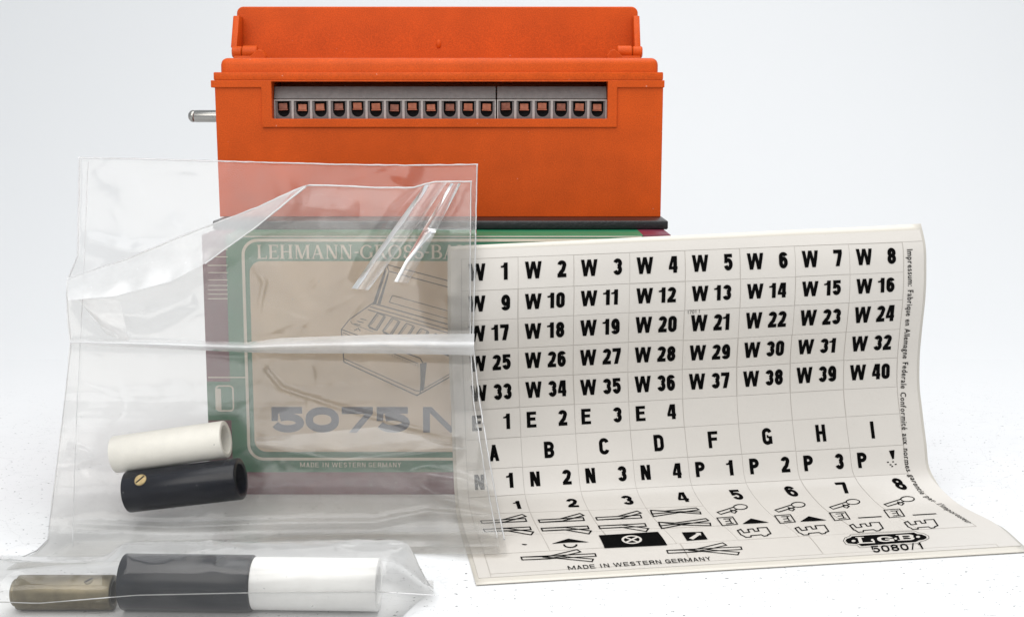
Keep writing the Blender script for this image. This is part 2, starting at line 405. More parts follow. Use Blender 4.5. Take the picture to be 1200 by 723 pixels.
        r1 = (hi-.5)/2; S(arc(cx, hi-r1, r, r1, 15, 270, 12)+arc(cx, lo+r1, r, r1, 90, -165, 12)[1:], False, 0)
    elif ch == '/': P((0, 0), (t*.8, 0), (w, 1), (w-t*.8, 1))
    elif ch == '-': P((0, .42), (w, .42), (w, .42+t*.8), (0, .42+t*.8))
    elif ch == ')': pass
    return Q
WIDE = {'W': 1.72, 'M': 1.4, 'I': 0.6, '1': 0.8, '/': 0.7}
def text_quads(s, w, t, gap):
    """string -> quads in a frame of height 1, and its width"""
    x = 0; out = []
    for ch in s:
        if ch == ' ': x += w*0.6; continue
        cw = w*WIDE.get(ch, 1.0)
        for q in glyph(ch, cw, t): out.append([(p[0]+x, p[1]) for p in q])
        x += cw+gap
    return out, x-gap
def subdiv(q):
    """split a tall quad in strips so that it follows a bend: (x,y) with y in 0..1"""
    ys = [p[1] for p in q]
    n = max(1, math.ceil((max(ys)-min(ys))/0.3))
    out = []
    a, b, c, d = [Vector((p[0], p[1])) for p in q]
    # choose the long direction
    if (b-a).length + (c-d).length > (c-b).length + (d-a).length:
        for i in range(n): out.append([a.lerp(b, i/n), a.lerp(b, (i+1)/n), d.lerp(c, (i+1)/n), d.lerp(c, i/n)])
    else:
        for i in range(n): out.append([a.lerp(d, i/n), b.lerp(c, i/n), b.lerp(c, (i+1)/n), a.lerp(d, (i+1)/n)])
    return out
# serif face for the carton header
def serif(ch):
    T, t, s = 0.15, 0.06, 0.05; Q = []
    def R(x0, x1, y0, y1): Q.append([(x0, y0), (x1, y0), (x1, y1), (x0, y1)])
    def D(x0, x1, k, y0=0.0, y1=1.0): Q.append([(x0-k/2, y0), (x0+k/2, y0), (x1+k/2, y1), (x1-k/2, y1)])
    def stem(x, k=T, y1=1.0):
        R(x-k/2, x+k/2, 0, y1)
    def foot(x, y, h=0.14): R(x-h, x+h, y, y+s)
    w = 0.7
    def bowl(cx, cy, rx, ry, a0, a1, n=16):
        pts = arc(cx, cy, rx, ry, a0, a1, n)
        for i in range(n):
            am = math.radians(a0+(a1-a0)*(i+.5)/n); k = t+(T-t)*abs(math.cos(am))**1.3
            Q.extend([[tuple(p) for p in q] for q in ribbon([pts[i], pts[i+1]], k, False, 0.006)])
    if ch in 'LE':
        stem(.16); foot(.16, 0); foot(.16, 1-s); R(.16, .62, 0, t); R(.58, .62, t, .25)
        if ch == 'E': R(.16, .60, 1-t, 1); R(.56, .60, .8, 1-t); R(.16, .50, .5, .5+t); R(.46, .5, .42, .65)
        w = .66
    elif ch == 'H':
        stem(.16); stem(.66); [foot(x, y) for x in (.16, .66) for y in (0, 1-s)]; R(.16, .66, .48, .48+t); w = .84
    elif ch == 'M':
        stem(.14, t); stem(.84); D(.47, .2, T); D(.47, .8, t); foot(.14, 0, .11); foot(.84, 0); foot(.14, 1-s, .11); foot(.84, 1-s, .12); w = 1.0
    elif ch == 'N':
        stem(.14, t); stem(.68, t); D(.64, .18, T*1.1); foot(.14, 0, .11); foot(.14, 1-s, .1); foot(.68, 1-s, .11); w = .84
    elif ch == 'A':
        D(.1, .38, t); D(.66, .38, T); foot(.1, 0, .1); foot(.66, 0, .13); R(.2, .56, .3, .3+t); w = .8
    elif ch in 'BR':
        stem(.16); foot(.14, 0, .13); foot(.14, 1-s, .13); R(.16, .4, 1-t, 1); R(.16, .42, .5, .5+t); bowl(.38, .76, .2, .22, 90, -90, 10)
        if ch == 'B': R(.16, .42, 0, t); bowl(.40, .27, .24, .25, 90, -90, 10); w = .72
        else: D(.66, .42, T, 0, .5); foot(.68, 0, .09); w = .78
    elif ch in 'OGC':
        if ch == 'O': bowl(.42, .5, .34, .47, 0, 360, 26); w = .86
        else:
            bowl(.42, .5, .34, .47, 40, 320, 22); R(.62, .76, .12, .42) if ch == 'G' else None; foot(.69, .42, .12); w = .84
    elif ch == 'S':
        bowl(.32, .74, .19, .23, 20, 250, 14); bowl(.32, .27, .22, .24, 80, -160, 14); R(.2, .44, .46, .54); R(.48, .52, .7, .92); R(.1, .14, .08, .32); w = .62
    elif ch == '-': R(.04, .28, .42, .50); w = .32
    return Q, w
print("helpers ok")

# ------------------------------------------------------------------ setting
YB = 58.0
bm = bmesh.new()
vs = [bm.verts.new(p) for p in ((-160, -60, 0), (160, -60, 0), (160, YB, 0), (-160, YB, 0))]
bm.faces.new(vs)
tb = mkbm("tabletop", bm, M['table']); tb["kind"] = "structure"
V = []; Fc = []
prof = [(YB, 0)] + [(YB + 45*math.sin(math.radians(a)), 45-45*math.cos(math.radians(a))) for a in range(6, 91, 6)] + [(YB+45, 140)]
for y, z in prof: V += [(-160, y, z), (160, y, z)]
for i in range(len(prof)-1): Fc.append((2*i, 2*i+1, 2*i+3, 2*i+2))
bd = mk("backdrop", V, Fc, M['table'], smooth=True); bd["kind"] = "structure"

# ------------------------------------------------------------------ cardboard carton
YC = 37.0
c_l = at(241, 400, YC).x; c_r = at(786, 272, YC).x
c_top = at(500, 275.5, YC).z
carton = empty("cardboard_carton", ((c_l+c_r)/2, YC, 0), "green and burgundy cardboard carton with beige picture panel, standing under the orange device", "carton")
boxobj("carton_body", (c_l, c_r, YC, YC+9.0, 0.0, c_top), M['green'], carton, 0.05, 2)
def cpt(px, py):
    p = at(px, py, YC); return (p.x, p.z)
def cprint(name, quads, lift, m, parent=carton, depth=None):
    """flat print on the carton front, quads in (x,z); each stroke a hair above the one before"""
    V = []; Fc = []
    for k, q in enumerate(quads):
        i = len(V)
        V += [(p[0], YC-lift-0.00002*k, p[1]) for p in q]; Fc.append(tuple(range(i, i+len(q))))
    o = mk(name, V, Fc, m, parent); return o
zt = c_top-0.02
xs = cpt(268.5, 400)[0]
# burgundy ends wrap the corners
for (a, b) in ((c_l-0.012, xs), (cpt(753, 272)[0], c_r+0.012)):
    boxobj("end_band", (a, b, YC-0.012, YC+9.01, 0.004, c_top+0.008), M['burgundy'], carton, 0.03, 2)
# burgundy foot band between the ends
boxobj("foot_band", (xs+0.002, cpt(753, 272)[0]-0.002, YC-0.010, YC+0.3, 0.006, cpt(400, 553)[1]), M['burgundy'], carton)
rules = []
for py, th in ((292.5, 1), (301, 1), (311, 1), (319.5, 1), (328, 1), (334.5, 1), (339.6, 1), (344.7, 1), (350, 1.2), (442, 1.4)):
    a = cpt(244, py); b = cpt(267, py); h = th*0.012
    rules.append([(a[0], a[1]-h), (b[0]+(0.5 if py > 440 else 0), a[1]-h), (b[0]+(0.5 if py > 440 else 0), a[1]+h), (a[0], a[1]+h)])
cprint("striped_rules", rules, 0.018, M['cream'])
# little white emblem at the lower left of the end band
emq = []
bx = lambda x0, y0, x1, y1: [cpt(x0, y1), (cpt(x1, y0)[0], cpt(x0, y1)[1]), cpt(x1, y0), (cpt(x0, y1)[0], cpt(x1, y0)[1])]
o = cprint("emblem_ground", [bx(244, 447, 277, 492)], 0.017, M['green'])
def rr_ring(x0, y0, x1, y1, w, r):
    a = cpt(x0, y1); b = cpt(x1, y0)
    return ribbon(rrect(a[0], b[0], a[1], b[1], r, 5), w, True)
cprint("emblem_frame", rr_ring(254, 452, 273, 481, 0.045, 0.1)+[Q for Q in [bx(253, 455, 259, 480)]], 0.021, M['cream'])
# cream outline and panel
z0 = cpt(400, 537.5)[1]
cprint("cream_outline", ribbon(rrect(cpt(288, 400)[0], cpt(742, 400)[0], z0, cpt(400, 281.5)[1], 0.42, 8), 0.085, True), 0.014, M['cream'])
cprint("top_rule", [bx(270, 276.6, 752, 277.8)], 0.015, M['cream'])
pan = rrect(cpt(295, 400)[0], cpt(736, 400)[0], cpt(400, 529)[1], cpt(400, 306)[1], 0.34, 8)
cprint("picture_panel", [pan], 0.016, M['photo'])
# header
txt = "LEHMANN-GROSS-BAHN"; x = 0; hq = []
for ch in txt:
    q, w = serif(ch); hq += [[(p[0]+x, p[1]) for p in k] for k in q]; x += w+0.045
hx0, hz0 = cpt(301, 303.3); hz1 = cpt(301, 287)[1]; hh = hz1-hz0
BA = None
kx = (cpt(504.5, 300)[0]-hx0)/sum(serif(c)[1]+0.045 for c in "LEHMANN-GROSS-")
cprint("header_lettering", [[(hx0+p[0]*kx, hz0+p[1]*hh) for p in q] for q in hq], 0.02, M['cream'])
# 5075 N
nq = []
for ch, xa, xb in (('5', 318, 356), ('0', 358.5, 397), ('7', 401, 437), ('5', 441, 480), ('N', 496, 537)):
    a = cpt(xa, 506.5); b = cpt(xb, 476.5); hgt = b[1]-a[1]; w = (b[0]-a[0])/hgt
    nq += [[(a[0]+p[0]*hgt, a[1]+p[1]*hgt) for p in q] for q in glyph(ch, w, 0.29)]
cprint("number_lettering", nq, 0.02, M['blueink'])
mq, mw = text_quads("MADE IN WESTERN GERMANY", 0.62, 0.14, 0.2)
a_ = cpt(352, 547); b_ = cpt(470, 541.5)
cprint("maker_lettering", [[(a_[0]+p[0]*(b_[0]-a_[0])/mw, a_[1]+p[1]*(b_[1]-a_[1])) for p in k] for k in mq], 0.02, M['cream'])["kind"] = "stuff"
# line drawing of the opened control box
def zz(pts, ox=430, oy=300, s=4.015): return [cpt(ox+x/s, oy+y/s) for x, y in pts]
def zc(pts, ox=300, oy=170, s=3.143): return [cpt(ox+x/s, oy+y/s) for x, y in pts]
dr = []
def dl(pts, w=0.022, closed=False): dr.extend(ribbon(pts, w*1.25, closed))
dl(zz([(28, 232), (93, 40), (404, 122), (560, 165), (560, 180)]))
dl(zz([(50, 232), (104, 72), (404, 152), (560, 194)])); dl(zz([(93, 40), (104, 72)]))
dl(zz([(38, 225), (88, 66)]), 0.05); dl(zz([(60, 226), (100, 84)]), 0.04)
dl(zz([(120, 185), (105, 217), (405, 302), (560, 345), (575, 312), (120, 185)]), 0.018)
dl(zz([(28, 222), (405, 328), (600, 382)]), 0.026); dl(zz([(15, 238), (405, 350), (590, 400)])); dl(zz([(5, 252), (405, 368)]))
dl(zz([(28, 222), (-82, 298), (-120, 345), (-118, 372)])); dl(zz([(-120, 345), (10, 392), (250, 480), (262, 500), (250, 650)]), 0.024)
dl(zz([(-118, 372), (-108, 497), (235, 655), (262, 640), (590, 455)]), 0.026); dl(zz([(-108, 482), (228, 632), (250, 634), (590, 440)]), 0.018)
dl(zz([(-112, 360), (240, 505)]), 0.018)
for k in range(30):
    t = k/29; x = -112+352*t; y = 366+145*t
    dl(zz([(x, y), (x+1, y+12)]), 0.010)
dr.append(zz([(250, 505), (282, 500), (268, 630), (254, 634)])[::-1])
for k in range(6):
    ox, oy = 68*k, 24*k
    p = [(60+ox, 262+oy), (78+ox, 270+oy), (28+ox, 338+oy), (8+ox, 330+oy)]
    p = [(50+ox, 268+oy), (82+ox, 280+oy), (40+ox, 345+oy), (8+ox, 330+oy)]
    dl(zz(p), 0.022, True); dl(zz([(p[0][0]+4, p[0][1]+8), (p[3][0]+10, p[3][1]-4)]), 0.014)
    dl(zz([(p[1][0]+6, p[1][1]+4), (p[2][0]+7, p[2][1]+4), (p[3][0]+2, p[3][1]+6)]), 0.030)
    dl(zz([(p[0][0]-4, p[0][1]+2), (p[3][0]-6, p[3][1])]), 0.012)
for k in range(3): dl(zz([(-60+k*14, 318-k*12), (-30+k*14, 325-k*12)]), 0.02)
dl(zz([(-60, 350), (-40, 340), (-30, 352)]), 0.02)
dl(zz([(-78, 302), (-70, 318), (30, 356)]), 0.012)
cprint("line_drawing", dr, 0.02, M['line'])

# ------------------------------------------------------------------ orange switch box
YD = 40.0
zb = c_top+0.008
ZB2 = zb+0.26
def dp(px, py, Y=YD): p = at(px, py, Y); return (p.x, p.z)
base_l, base_r = dp(249, 262, 38.6)[0], dp(783, 262, 38.6)[0]
dev = empty("switch_box", (0, YD, zb), "orange plastic switch box with raised lid and row of grey terminals, on the carton", "switch box")
bm = bmesh.new(); box(bm, base_l, base_r, 38.6, 45.9, zb+0.001, ZB2)
bmesh.ops.bevel(bm, geom=bm.edges[:], offset=0.045, segments=3, affect='EDGES', profile=0.5)
shade(mkbm("base_plate", bm, M['black'], dev))
bl, br = dp(254, 180)[0], dp(776, 180)[0]
z_b2b, z_b2t = dp(500, 94.5)[1], dp(500, 85)[1]
bx0 = mkbm("housing", (lambda b: (box(b, bl, br, YD, 45.6, ZB2+0.002, z_b2b), b)[1])(bmesh.new()), M['orange'], dev)
s0, s1 = dp(319, 120)[0], dp(712, 120)[0]; sz0, sz1 = dp(500, 139.5)[1], dp(500, 96)[1]
def cutter(d):
    b = bmesh.new(); box(b, *d); bmesh.ops.recalc_face_normals(b, faces=b.faces[:]); return mkbm("cut", b, M['orange'], dev)
for v in bx0.data.vertices:            # slight moulding draft: narrower at the foot
    if v.co.z < 1.0: v.co.x *= 0.9965
boolean(bx0, [cutter((s0, s1, YD-1, YD+1.6, sz0, sz1-0.004))])
md = bx0.modifiers.new("bevel", 'BEVEL'); md.width = 0.03; md.segments = 2; md.limit_method = 'ANGLE'
# raised frame round the slot with its side ledges
f0, f1 = dp(307, 120)[0], dp(723, 120)[0]; fz0 = dp(500, 149.5)[1]; lz0 = dp(500, 103)[1]
l0, l1 = dp(247.5, 99)[0], dp(778.5, 99)[0]
pts = [(l0, z_b2b), (l0, lz0), (f0, lz0), (f0, fz0), (f1, fz0), (f1, lz0), (l1, lz0), (l1, z_b2b)]
bm = bmesh.new(); prism(bm, pts, YD-0.07, YD-0.001)
fr = mkbm("slot_frame", bm, M['orange'], dev)
boolean(fr, [cutter((s0, s1, YD-1, YD+1, sz0, sz1))])
md = fr.modifiers.new("bevel", 'BEVEL'); md.width = 0.018; md.segments = 2; md.limit_method = 'ANGLE'
for (xa, xb) in ((l0, bl-0.001), (br+0.001, l1)):     # ledge carries on along the sides
    boxobj("side_ledge", (xa, xb, YD, 45.6, lz0, z_b2b), M['orange'], dev, 0.015, 2)
u0, u1 = dp(250.5, 90)[0], dp(777, 90)[0]
boxobj("upper_band", (u0, u1, YD-0.05, 45.7, z_b2b+0.002, z_b2t), M['orange'], dev, 0.03, 2)
r0, r1 = dp(257, 80)[0], dp(772, 80)[0]; rz1 = dp(500, 68)[1]
# rim: open frame with a rounded front lip
def rim_piece(x0, x1, y0, y1):
    b = bmesh.new(); box(b, x0, x1, y0, y1, z_b2t-0.05, rz1)
    top = [e for e in b.edges if e.verts[0].co.z > rz1-1e-4 and e.verts[1].co.z > rz1-1e-4]
    ver = [e for e in b.edges if abs(e.verts[0].co.z-e.verts[1].co.z) > 1e-3]
    bmesh.ops.bevel(b, geom=top+ver, offset=0.2, segments=5, affect='EDGES', profile=0.5)
    return b
bm = rim_piece(r0, r1, YD+0.06, YD+1.0)
shade(mkbm("front_rim", bm, M['orange'], dev), 50)
for (xa, xb) in ((r0+0.01, r0+0.75), (r1-0.75, r1-0.01)):
    boxobj("side_rim", (xa, xb, YD+0.8, 45.0, z_b2t+0.002, rz1-0.03), M['orange'], dev, 0.08, 3)
boxobj("control_panel", (r0+0.752, r1-0.752, YD+1.002, 45.2, z_b2t+0.002, rz1-0.25), M['orange_in'], dev, 0.02, 2)
for k in range(8):
    xc = r0+1.9+k*(r1-r0-3.8)/7
    boxobj("push_button", (xc-0.35, xc+0.35, YD+1.8, YD+3.0, rz1-0.249, rz1-0.10), M['black'], dev, 0.05, 2)
# lid
YL_ = 45.3
ld = empty  # noqa
lx0, lx1 = dp(277.5, 30, YL_)[0], dp(747.5, 30, YL_)[0]; lz1 = dp(500, 8, YL_)[1]; lzb = rz1-0.1
bm = bmesh.new(); prism(bm, rrect(lx0, lx1, lzb, lz1, 0.22, 6, (1, 1, 0, 0)), YL_, YL_+0.22)
lid = mkbm("lid", bm, M['orange'], dev)
for v in lid.data.vertices: v.co.y += (v.co.z - (lzb-zb))*0.02
md = lid.modifiers.new("bevel", 'BEVEL'); md.width = 0.05; md.segments = 3; md.limit_method = 'ANGLE'
def lidy(z): return YL_+(z-lzb)*0.02
for s, (xa, xb) in ((-1, (lx0, lx0+0.2)), (1, (lx1-0.2, lx1))):
    za, zb_ = dp(500, 57, 44.6)[1], dp(500, 19, 44.8)[1]
    b = bmesh.new()
    pr = [(44.2, za), (lidy(za)-0.002, za), (lidy(zb_)-0.002, zb_), (44.75, zb_)]
    A = [b.verts.new((xa, y, z)) for y, z in pr]; B = [b.verts.new((xb, y, z)) for y, z in pr]
    b.faces.new(A[::-1]); b.faces.new(B)
    for i in range(4): b.faces.new([A[i], A[(i+1) % 4], B[(i+1) % 4], B[i]])
    bmesh.ops.recalc_face_normals(b, faces=b.faces[:])
    bmesh.ops.bevel(b, geom=b.edges[:], offset=0.025, segments=2, affect='EDGES', profile=0.5)
    shade(mkbm("lid_side_wall", b, M['orange'], dev))
    # hinge barrels and the diagonal stop
    zh = dp(500, 61.5, 44.2)[1]
    X = (lambda p: dp(p if s < 0 else 1025-p, 61, 44.2)[0])
    for (pa, pb, r) in ((272.5, 284, 0.19), (284.6, 302, 0.21)):
        b = bmesh.new(); L = abs(X(pb)-X(pa)); x_ = min(X(pa), X(pb))
        cyl(b, (x_, 44.2, zh), (x_+L, 44.2, zh), r, ring=[(0, r-0.03), (0.03, r), (L-0.03, r), (L, r-0.03)])
        hb = mkbm("hinge_barrel", b, M['orange'], dev); shade(hb, 35)
    b = bmesh.new()
    prism(b, [(X(296), dp(500, 68, 43.9)[1]), (X(301), dp(500, 63, 43.9)[1]), (X(306), dp(500, 58.8, 43.9)[1]), (X(311), dp(500, 59.5, 43.9)[1]), (X(315), dp(500, 66, 43.9)[1]), (X(315), dp(500, 70, 43.9)[1]), (X(296), dp(500, 70, 43.9)[1])], 43.6, 43.95)
    o = mkbm("lid_stop", b, M['orange'], dev); md = o.modifiers.new("bevel", 'BEVEL'); md.width = 0.03; md.segments = 2; md.limit_method = 'ANGLE'
    boxobj("hinge_bracket", (min(X(275), X(300)), max(X(275), X(300)), 44.0, 44.9, rz1-0.06, zh-0.12), M['orange'], dev, 0.03, 2)
# moulding mark on the lid
b = bmesh.new(); cx_, cz_ = dp(514, 52, YL_)
yy = lidy(cz_)
bmesh.ops.create_uvsphere(b, u_segments=16, v_segments=10, radius=1.0)
for v in b.verts: v.co = Vector((cx_+v.co.x*0.09, yy-0.0+v.co.y*0.05, cz_+v.co.z*0.15))
mkbm("moulding_mark", b, M['orange'], dev, True)
# metal pin at the left
pz = dp(230, 136.5, 42.0)[1]; px0 = dp(221.5, 136, 42.0)[0]; rp = 0.19
b = bmesh.new(); L = bl-px0+0.05
cyl(b, (px0, 42.0, pz), (px0+L, 42.0, pz), rp, ring=[(0, rp*0.55), (0.05, rp*0.85), (0.10, rp), (0.16, rp), (0.18, rp*0.93), (0.21, rp), (L, rp)])
shade(mkbm("metal_pin", b, M['steel'], dev), 35)
# terminal blocks
YT = YD+0.22
def terminal_block(pa, pb, n):
    x0, x1 = dp(pa, 120, YT)[0], dp(pb, 120, YT)[0]
    zt_, zm, zl = dp(500, 101.5, YT+0.12)[1], dp(500, 115.5, YT)[1], sz0+0.003
    b = bmesh.new()
    pr = [(YT+0.14, zt_), (YT, zm), (YT, zm-0.02), (YT+0.14, zm-0.03), (YT+0.30, zm-0.04), (YT+0.30, zl), (YT+1.2, zl), (YT+1.2, zt_)]
    A = [b.verts.new((x0, y, z)) for y, z in pr]; B = [b.verts.new((x1, y, z)) for y, z in pr]
    b.faces.new(A); b.faces.new(B)
    for i in range(len(pr)): b.faces.new([A[i], A[(i+1) % len(pr)], B[(i+1) % len(pr)], B[i]])
    bmesh.ops.recalc_face_normals(b, faces=b.faces[:])
    blk = mkbm("terminal_block", b, M['terminal'], dev)
    md = blk.modifiers.new("bevel", 'BEVEL'); md.width = 0.025; md.segments = 2; md.limit_method = 'ANGLE'
    p = (x1-x0)/n; first = None
    for k in range(n):
        xa = x0+p*k; w = p; h = zm-0.045-zl
        if first is None:
            # frame with a round-bottomed opening
            outer = [(0.012, 0), (w-0.012, 0), (w-0.012, h), (0.012, h)]
            hw = 0.185; cxx = w/2+0.0
            inner = arc(cxx, 0.05+hw, hw, hw, 180, 360, 10)
            inner = inner + [(cxx+hw, h-0.045), (cxx-hw, h-0.045)]
            def socket_mesh(y0, y1, nm, m):
                b = bmesh.new()
                oi = [b.verts.new((q[0], y0, q[1])) for q in outer]; ii = [b.verts.new((q[0], y0, q[1])) for q in inner]
                ed = [b.edges.new((oi[i], oi[(i+1) % 4])) for i in range(4)] + [b.edges.new((ii[i], ii[(i+1) % len(ii)])) for i in range(len(ii))]
                bmesh.ops.triangle_fill(b, use_beauty=True, edges=ed)
                r_ = bmesh.ops.extrude_face_region(b, geom=b.faces[:])
                for v in [g for g in r_['geom'] if isinstance(g, bmesh.types.BMVert)]: v.co.y = y1
                bmesh.ops.recalc_face_normals(b, faces=b.faces[:])
                me = bpy.data.meshes.new(nm); b.to_mesh(me); b.free(); me.materials.append(m); return me
            socket_me = socket_mesh(0.04, 0.22, "socket", M['terminal'])
            bb = bmesh.new(); box(bb, -0.0, 0.035, -0.0, 0.2, 0, h+0.01); box(bb, w-0.035, w, 0, 0.2, 0, h+0.01); box(bb, 0.035, w-0.035, 0, 0.04, h-0.03, h+0.01)
            rib_me = bpy.data.meshes.new("socket_rib"); bb.to_mesh(rib_me); bb.free(); rib_me.materials.append(M['terminal_rib'])
            bb = bmesh.new(); box(bb, w/2-0.135, w/2+0.125, 0.085, 0.30, h*0.50, h-0.10); box(bb, w/2-0.15, w/2+0.14, 0.065, 0.12, h*0.44, h*0.50)
            bmesh.ops.bevel(bb, geom=bb.edges[:], offset=0.012, segments=2, affect='EDGES', profile=0.5)
            cl_me = bpy.data.meshes.new("clamp"); bb.to_mesh(cl_me); bb.free(); cl_me.materials.append(M['copper'])
            bb = bmesh.new(); box(bb, 0.03, w-0.03, 0.26, 0.295, 0.01, h-0.02)  # dark plate added for the shade at the back of the socket
            vo_me = bpy.data.meshes.new("recess_shade"); bb.to_mesh(vo_me); bb.free(); vo_me.materials.append(M['recess_shade'])
            cl2_me = cl_me.copy(); cl2_me.materials[0] = M['copper2']
            first = True
        for nm, me in (("socket", socket_me), ("socket_rib", rib_me), ("clamp", cl_me), ("socket_shade", vo_me)):
            o = bpy.data.objects.new(nm, me); C.objects.link(o); o.parent = blk
            o.location = Vector((xa, YT+0.02, zl)) - dev.location
            if nm == "clamp":
                o.data = cl_me if k % 3 else cl2_me
                o.location.x += random.uniform(-.012, .012); o.location.z += random.uniform(-.02, .012); o.rotation_euler = (random.uniform(-.15, .12), random.uniform(-.05, .05), 0)
terminal_block(321, 581, 12)
terminal_block(582.5, 711, 6)
print("device ok")

# ------------------------------------------------------------------ sticker sheets
ROWS = [ # v, xL,yL, xR,yR, Yavg, dY  (Y None: lies on the table)
 (-0.36, 541, 293.5, 1054, 270.5, 35.55, 0.55), (0, 541, 304, 1057, 284, 35.45, 0.50), (1, 541, 341, 1059, 319, 35.35, 0.45),
 (2, 541, 376, 1058, 351.5, 35.45, 0.40), (3, 542, 411, 1054.5, 386, 35.75, 0.38), (4, 543, 446, 1051.5, 419, 36.05, 0.35),
 (5, 545, 481, 1051, 453, 36.2, 0.33), (6, 546, 516, 1054, 484.5, 36.12, 0.34), (7, 547.5, 551, 1058.5, 521, 35.87, 0.42),
 (8, 549.5, 583, 1064, 555, 35.475, 0.525), (9, 553, 603, 1088, 583, 34.8, 0.5), (11, 568, 650, 1144, 617, None, 0.07), (12.3, 576, 676.5, 1170, 641, None, 0.05)]
KV = [r[0] for r in ROWS]; KL = []; KR = []
for v, xl, yl, xr, yr, Y, dY in ROWS:
    if Y is None:
        KL.append(onz(xl, yl, dY)); KR.append(onz(xr, yr, dY))
    else:
        KL.append(at(xl, yl, Y-dY)); KR.append(at(xr, yr, Y+dY))
def hermite(K, v):
    i = 0
    while i < len(KV)-2 and v > KV[i+1]: i += 1
    def tan(j):
        if j == 0: return (K[1]-K[0])/(KV[1]-KV[0])
        if j == len(KV)-1: return (K[-1]-K[-2])/(KV[-1]-KV[-2])
        a, b = KV[j]-KV[j-1], KV[j+1]-KV[j]
        return ((K[j]-K[j-1])/a*b + (K[j+1]-K[j])/b*a)/(a+b)
    h = KV[i+1]-KV[i]; t = (v-KV[i])/h
    if v < KV[0] or t > 1: return K[i if t < 0 else i+1] + (tan(i if t < 0 else i+1))*(v-(KV[i] if t < 0 else KV[i+1]))
    return K[i]*(2*t**3-3*t*t+1) + tan(i)*h*(t**3-2*t*t+t) + K[i+1]*(-2*t**3+3*t*t) + tan(i+1)*h*(t**3-t*t)
def S0(u, v):
    a, b = hermite(KL, v), hermite(KR, v)
    return a.lerp(b, u/8) if 0 <= u/8 <= 1 else a+(b-a)*(u/8)
def S(u, v, off=0.0):
    p = S0(u, v)
    e = 0.02
    n = (S0(u+e, v)-S0(u-e, v)).cross(S0(u, v-e)-S0(u, v+e)).normalized()
    if n.y > 0 and n.z < 0.5: n = -n
    if n.z < 0 and abs(n.y) < 0.5: n = -n
    # soft waves so the paper is not perfectly ruled
    wv = 0.025*math.sin(u*1.1+v*0.5+0.6)*sm(-0.3, 1, v)*(1-sm(7, 9, v)) + 0.012*math.sin(u*2.3-v*0.9)*(1-sm(7, 9, v))
    return p+n*(off+wv)
def uv_of(px, py):
    """where on the sheet a printed mark sits"""
    best = None
    for iu in range(-2, 36):
        for iv in range(-1, 50):
            u, v = iu*0.25, iv*0.25
            x, y = UVG[(iu, iv)]
            d = (x-px)**2+(y-py)**2
            if best is None or d < best[0]: best = (d, u, v)
    _, u, v = best
    for _ in range(6):
        x, y = proj(S0(u, v)); e = 1e-3
        xu, yu = proj(S0(u+e, v)); xv, yv = proj(S0(u, v+e))
        a, c, b, d = (xu-x)/e, (yu-y)/e, (xv-x)/e, (yv-y)/e
        det = a*d-b*c
        if abs(det) < 1e-6: break
        rx, ry = px-x, py-y
        u += max(-.4, min(.4, (rx*d-b*ry)/det)); v += max(-.4, min(.4, (a*ry-c*rx)/det))
    return u, v
UVG = {(iu, iv): proj(S0(iu*0.25, iv*0.25)) for iu in range(-2, 36) for iv in range(-1, 50)}
def patch(u0, u1, v0, v1, nu, nv, lo, hi, SF=S, jit=None):
    V = []; Fc = []
    for k, off in enumerate((hi, lo)):
        for j in range(nv+1):
            for i in range(nu+1):
                V.append(SF(u0+(u1-u0)*i/nu, v0+(v1-v0)*j/nv, off))
    m = (nu+1)*(nv+1); idx = lambda i, j: j*(nu+1)+i
    for j in range(nv):
        for i in range(nu):
            Fc.append((idx(i, j), idx(i, j+1), idx(i+1, j+1), idx(i+1, j)))
            Fc.append((m+idx(i, j), m+idx(i+1, j), m+idx(i+1, j+1), m+idx(i, j+1)))
    for i in range(nu):
        Fc.append((idx(i, 0), idx(i+1, 0), m+idx(i+1, 0), m+idx(i, 0))); Fc.append((idx(i+1, nv), idx(i, nv), m+idx(i, nv), m+idx(i+1, nv)))
    for j in range(nv):
        Fc.append((idx(0, j+1), idx(0, j), m+idx(0, j), m+idx(0, j+1))); Fc.append((idx(nu, j), idx(nu, j+1), m+idx(nu, j+1), m+idx(nu, j)))
    return V, Fc
UL, UR, VT, VB = -0.19, 8.38, -0.36, 12.3
sheet = empty("sticker_sheet", S(4, 12, 0), "curved sheet of beige stickers numbered W 1 to W 40, leaning on the carton", "sticker sheet")
V, Fc = patch(UL, UR, VT, VB, 60, 110, -0.012, 0.0)
mk("backing", V, Fc, M['backing'], sheet, True)
for nm, a, b, c, d, nu, nv in (("top_margin", UL+0.002, UR-0.002, VT+0.004, -0.012, 60, 3), ("right_margin", 8.012, UR-0.002, 0.0, VB-0.01, 4, 100),
                   ("left_margin", UL+0.002, -0.012, 0.0, VB-0.01, 3, 100), ("bottom_margin", 0.0, 8.0, 12.13, VB-0.01, 50, 3)):
    V, Fc = patch(a, b, c, d, nu, nv, 0.0005, 0.010)
    shade(mk(nm, V, Fc, M['sticker'], sheet), 50)
def S2(u, v, off):
    p = S(u, v, off-0.05); k = sm(7.5, 9.5, v)
    return Vector((p.x-0.03, p.y+0.03*(1-k), max(p.z-0.0*k, 0.012+ (0.045 if off > 0.01 else 0.0)*0) if v > 8.5 else p.z))
low = empty("backing_sheet", S(4, 12.5, -0.05), "plain yellowed sheet lying behind the sticker sheet, only its edges showing", "paper sheet")
